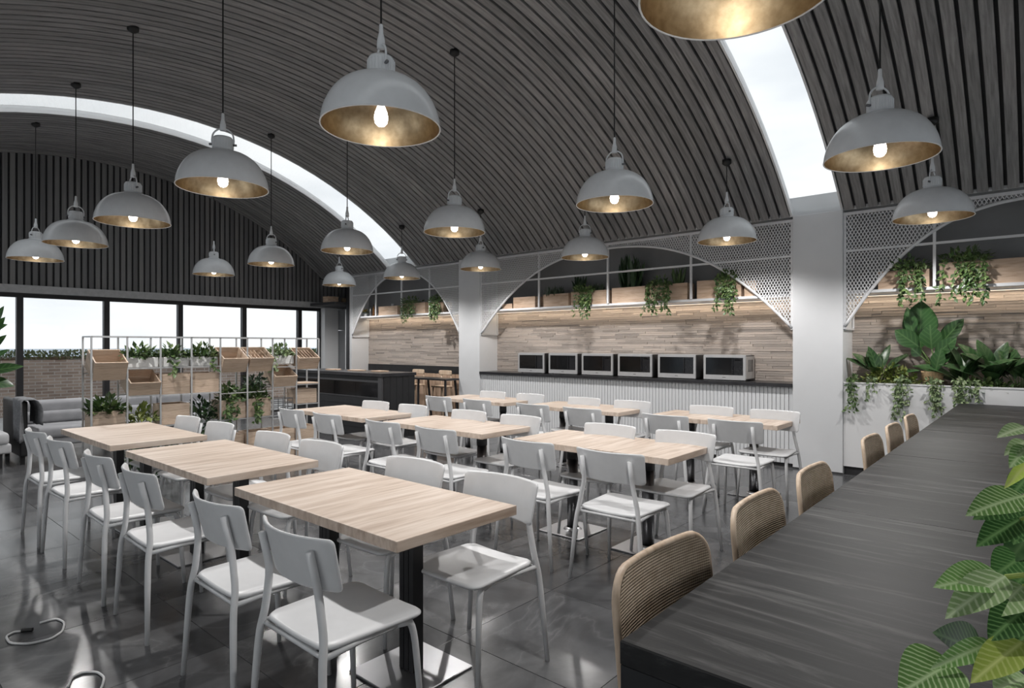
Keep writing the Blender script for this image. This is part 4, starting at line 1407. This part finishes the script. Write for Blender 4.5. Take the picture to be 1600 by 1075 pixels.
bs = make_bar_stool(); first = True
for px, lb in ((650, 'light wooden bar stool next to the black kiosk'), (692, 'light wooden bar stool next to the left pillar')):
    o = bs if first else copy_tree(bs); first = False
    q = on_y(px, 580, 8.06)
    o.location = (q.x, 8.06, 0); o.rotation_euler = (0, 0, 0)
    o['label'] = lb; o['group'] = 'wooden bar stools'

# tall grey cabinet and the high ledge at the far end
cb = thing('tall_cabinet', 'tall grey cabinet beside the white pier at the far end', 'cabinet', (XW + .31, 8.44, 0))
part('lower_door', MB().box(-.30, .25, -.17, .16, 0.02, 1.85), 'cabinet_grey', cb)
part('upper_door', MB().box(-.30, .25, -.17, .16, 1.86, 2.34), 'cabinet_grey', cb)
part('door_handle', MB().bar((.262, -.12, 1.0), (.262, -.12, 1.4), .012, .012), 'steel', cb)
lg = tag(link('high_ledge', bevel_box('high_ledge', 'beam_dark', XW + .07, -11.76, 7.55, 8.61, 2.40, 2.46, .004, 1)), 'dark ledge high up beside the black post', 'shelf')
p = on_y(512, 466, 7.75)
ob = thing('wooden_block', 'small wooden box lying on the high dark ledge', 'box', (-12.2, 7.75, 2.46))
link('body', bevel_box('body', 'box_wood', -.10, .10, -.14, .14, 0, .13, .006, 1), ob)
part('lid', MB().box(-.105, .105, -.145, .145, .13, .14), 'box_wood', ob)
rl = thing('rolled_mat', 'rolled mat lying on the high dark ledge', 'mat', (-12.0, 8.15, 2.46))
part('roll', MB().tube([(0, -.22, .055), (0, .22, .055)], .055, 14), 'bark', rl, True)
part('strap', MB().tube([(0, -.02, .055), (0, .02, .055)], .058, 14), 'black_metal', rl, True)

# ------------------------------------------------------------------ sofa corner by the windows
def cushion(name, mat, x0, x1, y0, y1, z0, z1, parent, r=.05):
    return link(name, bevel_box(name, mat, x0, x1, y0, y1, z0, z1, r, 4, True), parent)
sf = thing('sofa', 'grey fabric sofa below the windows with a dark end panel', 'sofa', (-10.15, 2.9, 0))
y0, y1 = -1.1, 1.5
cushion('base', 'sofa_fabric', -.42, .50, y0, y1, .20, .30, sf, .03)
for k in range(3):
    a = y0 + (y1 - y0) * k / 3; b = y0 + (y1 - y0) * (k + 1) / 3
    cushion('seat_cushion', 'sofa_fabric', -.22, .52, a + .004, b - .004, .29, .44, sf, .06)
    cushion('back_cushion', 'sofa_fabric', -.46, -.18, a + .004, b - .004, .40, .74, sf, .08)
    cushion('lumbar_cushion', 'sofa_fabric', -.24, -.08, a + .03, b - .03, .43, .60, sf, .07)
cushion('back_rest', 'sofa_fabric', -.55, -.42, y0, y1, .20, .70, sf, .05)
cushion('end_panel', 'black_panel', -.50, .55, y0 - .09, y0 - .01, .10, .80, sf, .03)
for x in (-.45, .45):
    for y in (y0 - .05, y1 - .06):
        part('leg', MB().box(x - .025, x + .025, y - .025, y + .025, 0, .22), 'black_metal', sf)
bl = thing('throw_blanket', 'dark grey throw draped over the sofa end panel', 'blanket', (-9.75, 1.79, .80))
q = MB(); vs = []; fs = []
nU, nV = 15, 22
for i in range(nU):
    x = -.24 + .50 * i / (nU - 1)
    for j in range(nV):
        t = j / (nV - 1)
        if t < .5:
            y, z = -.085 - .01 * math.sin(i * 1.9), -.50 + (.53) * (t / .5)
        else:
            s = (t - .5) / .5
            y, z = -.085 + min(.2, .35 * s), .03 - max(0, s - .4) * .55
        w_ = .018 * math.sin(i * 1.7 + j * .15)
        vs.append((x + .012 * math.sin(j * .8 + i), y + w_, z + .008 * math.sin(i * 1.2)))
for i in range(nU - 1):
    for j in range(nV - 1):
        b = i * nV + j; fs.append((b, b + nV, b + nV + 1, b + 1))
q.add(vs, fs)
bo = part('cloth', q, 'blanket', bl, True)
md = bo.modifiers.new('thickness', 'SOLIDIFY'); md.thickness = .012
s2 = thing('daybed', 'pale grey daybed left of the sofa at the picture edge', 'sofa', (-10.1, .75, 0))
cushion('base', 'sofa_light', -.45, .62, -.95, .86, .18, .30, s2, .03)
cushion('seat_cushion', 'sofa_light', -.30, .64, -.93, .84, .29, .44, s2, .06)
cushion('back_cushion', 'sofa_light', -.52, -.22, -.93, -.05, .40, .78, s2, .09)
cushion('back_cushion', 'sofa_light', -.52, -.22, -.04, .84, .40, .78, s2, .09)
cushion('loose_cushion', 'sofa_light', -.22, .02, .25, .78, .44, .70, s2, .09)
for x in (-.38, .55):
    for y in (-.85, .76):
        part('leg', MB().box(x - .02, x + .02, y - .02, y + .02, 0, .19), 'black_metal', s2)

# potted plant at the far left edge
ep = plant('potted_plant', 'tall large-leaved plant cut by the left edge of the picture', (-7.9, 1.02, 0))
part('pot', MB().lathe([(.13, 0), (.17, .34), (.175, .36), (.16, .36), (.15, .3)], 22), 'pot_white', ep, True)
part('soil', MB().lathe([(.001, .32), (.155, .32)], 18), 'soil', ep)
part('stem', MB().tube([(0, 0, .3), (.02, .01, .8), (0, .02, 1.5), (.01, .0, 1.95)], [.022, .018, .014, .006], 8), 'bark', ep, True)
edge = [((-25, 555), (9, 523), .07, 'blade_dark'), ((-20, 582), (37, 573), .085, 'blade_paradise'), ((-25, 596), (22, 604), .09, 'blade_dark'), ((-18, 530), (6, 495), .07, 'blade_paradise'),
        ((-12, 512), (4, 478), .05, 'blade_dark'), ((-20, 520), (11, 507), .06, 'blade_paradise'), ((-60, 560), (-20, 500), .10, 'blade_dark'), ((-30, 570), (14, 546), .06, 'blade_dark')]
for b0, t0, W, m in edge:
    B = on_x(b0[0], b0[1], -7.86); T = on_x(t0[0], t0[1], -7.80)
    single_leaf('leaf', ep, B - ep.location, T - ep.location, Vector((.7, -.3, .7)), W * 1.6, m, 'long', .15, .2)
    part('stalk', MB().tube([Vector((0, .02, max(.35, B.z - .12))), B - ep.location], [.007, .004], 5), 'stem_green', ep)

# ------------------------------------------------------------------ foreground plant on the bar table
fp = plant('potted_philodendron', 'striped green foliage plant on the bar table at the right edge', (.17, 1.27, TZ))
part('pot', MB().lathe([(.06, 0), (.08, .12), (.084, .13), (.074, .13), (.07, .11)], 24), 'black_stone', fp, True)
part('soil', MB().lathe([(.001, .115), (.072, .115)], 18), 'soil', fp)
spine = [Vector((0, 0, .11)), Vector((-.03, -.01, .22)), Vector((-.06, -.01, .35)), Vector((-.05, 0, .50))]
part('main_stem', MB().tube(spine, [.008, .007, .006, .004], 8), 'stem_green', fp, True)
FL = [  # stalk end, tip, width in px, distance, material
    ((1604, 668), (1565, 684), 20, .98, 'blade_pale', .5), ((1604, 690), (1576, 712), 18, .96, 'blade_pale', .3), ((1606, 698), (1583, 731), 22, .94, 'blade_striped', .2),
    ((1608, 722), (1577, 764), 15, .95, 'blade_lime', .1), ((1606, 745), (1585, 775), 30, 1.0, 'blade_deep', .3),
    ((1600, 775), (1520, 808), 40, .92, 'blade_striped', .5), ((1590, 790), (1531, 815), 30, .96, 'blade_deep', .3), ((1594, 812), (1535, 856), 36, .94, 'blade_deep', .3),
    ((1602, 868), (1557, 903), 42, .97, 'blade_deep', .5), ((1606, 840), (1580, 880), 34, 1.0, 'blade_dark', .2),
    ((1568, 903), (1470, 921), 46, .90, 'blade_striped', .6), ((1571, 900), (1487, 969), 42, .88, 'blade_pale', .4), ((1598, 915), (1556, 965), 46, .93, 'blade_pale', .3),
    ((1604, 950), (1552, 1003), 44, .90, 'blade_deep', .3), ((1590, 925), (1530, 948), 34, .97, 'blade_deep', .6),
    ((1552, 1004), (1466, 1052), 26, .87, 'blade_striped', .2), ((1535, 1022), (1473, 1000), 52, .92, 'blade_deep', .3), ((1598, 1003), (1526, 1070), 40, .86, 'blade_lime', .3),
    ((1488, 1036), (1412, 1088), 66, .85, 'blade_striped', .5), ((1606, 1060), (1560, 1080), 44, .86, 'blade_pale', .5), ((1608, 985), (1580, 1030), 40, .95, 'blade_deep', .2),
    ((1612, 800), (1588, 850), 40, 1.0, 'blade_deep', .2), ((1612, 890), (1578, 930), 44, 1.0, 'blade_deep', .2), ((1614, 940), (1584, 985), 44, 1.0, 'blade_deep', .2), ((1612, 1010), (1570, 1050), 46, .98, 'blade_deep', .3)]
for b0, t0, wp, d, m, upz in FL:
    B = at_d(b0[0], b0[1], d); T = at_d(t0[0], t0[1], d - .05)
    W = wp * d / FPX
    tocam = (Vector((0, 0, 1.5)) - B).normalized()
    single_leaf('leaf', fp, B - fp.location, T - fp.location, tocam + Vector((0, 0, upz)), W * 1.3, m, 'broad', .14, .28)
    E = B - fp.location
    k = min(3, max(0, int((E.z - .05) / .14))); S = spine[k]
    if E.z < .12: S = Vector((-.01, -.02, .115))
    part('leaf_stalk', MB().tube([S, S * .45 + E * .55 + Vector((0, 0, .035)), E], [.0035, .003, .0025], 6), 'stem_lime', fp, True)

# ------------------------------------------------------------------ cables on the floor
def on_floor(px, py):
    d = FPX * 1.5 / (py - HOR); k = (px - 800) / FPX
    return Vector((d * (k * CS - SN), d * (k * SN + CS), .006))
def cable(label, pix):
    P = [on_floor(*q) for q in pix]
    t = thing('cable', label, 'cable', P[0], group='white cables on the floor')
    pts = ring_path([p - P[0] for p in P], 4)
    part('lead', MB().tube(pts, .0055, 6), 'cable_white', t, True)
    part('plug', MB().tube([pts[-1] + Vector((0, 0, .004)), pts[-1] + (pts[-1] - pts[-2]).normalized() * .05 + Vector((0, 0, .004))], .010, 8), 'cord_black', t)
cable('white cable curled on the floor at far left', [(62, 975), (88, 968), (101, 974), (98, 988), (80, 1000), (45, 1008), (15, 1007), (9, 996), (22, 989), (34, 988)])
cable('white cable loop on the floor at the bottom edge', [(106, 1075), (112, 1060), (130, 1052), (152, 1052), (163, 1060), (160, 1074), (150, 1090)])

# ------------------------------------------------------------------ outside
gt = struct('floor_terrace', MB().box(-16.6, XW, -14, 20, -.15, -.03), 'paver', 'pale paved roof terrace outside the windows')
pw = struct('wall_parapet', MB().box(-16.9, -16.6, -14, 20, -.15, 1.17), 'terrace_brick', 'brick parapet wall of the roof terrace')
hd = thing('hedge', 'clipped green hedge along the top of the brick parapet', 'hedge', (-16.75, 4, 1.172), kind='stuff')
f = MB()
for _ in range(7000):
    p = Vector((random.uniform(-.18, .17), random.uniform(-8, 9), random.uniform(-.0, .18)))
    add_leaf(f, p, Vector((.6, 0, .9)) + rv(.8), Vector((1, 0, 1)) + rv(.5), random.uniform(.05, .085))
part('foliage', f, 'hedge_green', hd)
part('trough', MB().box(-.12, .05, -10, 12, 0, .07), 'bark', hd)
struct('floor_sea', MB().box(-5000, -60, -5000, 6000, -24, -23), 'sea_water', 'hazy sea at the horizon beyond the terrace')
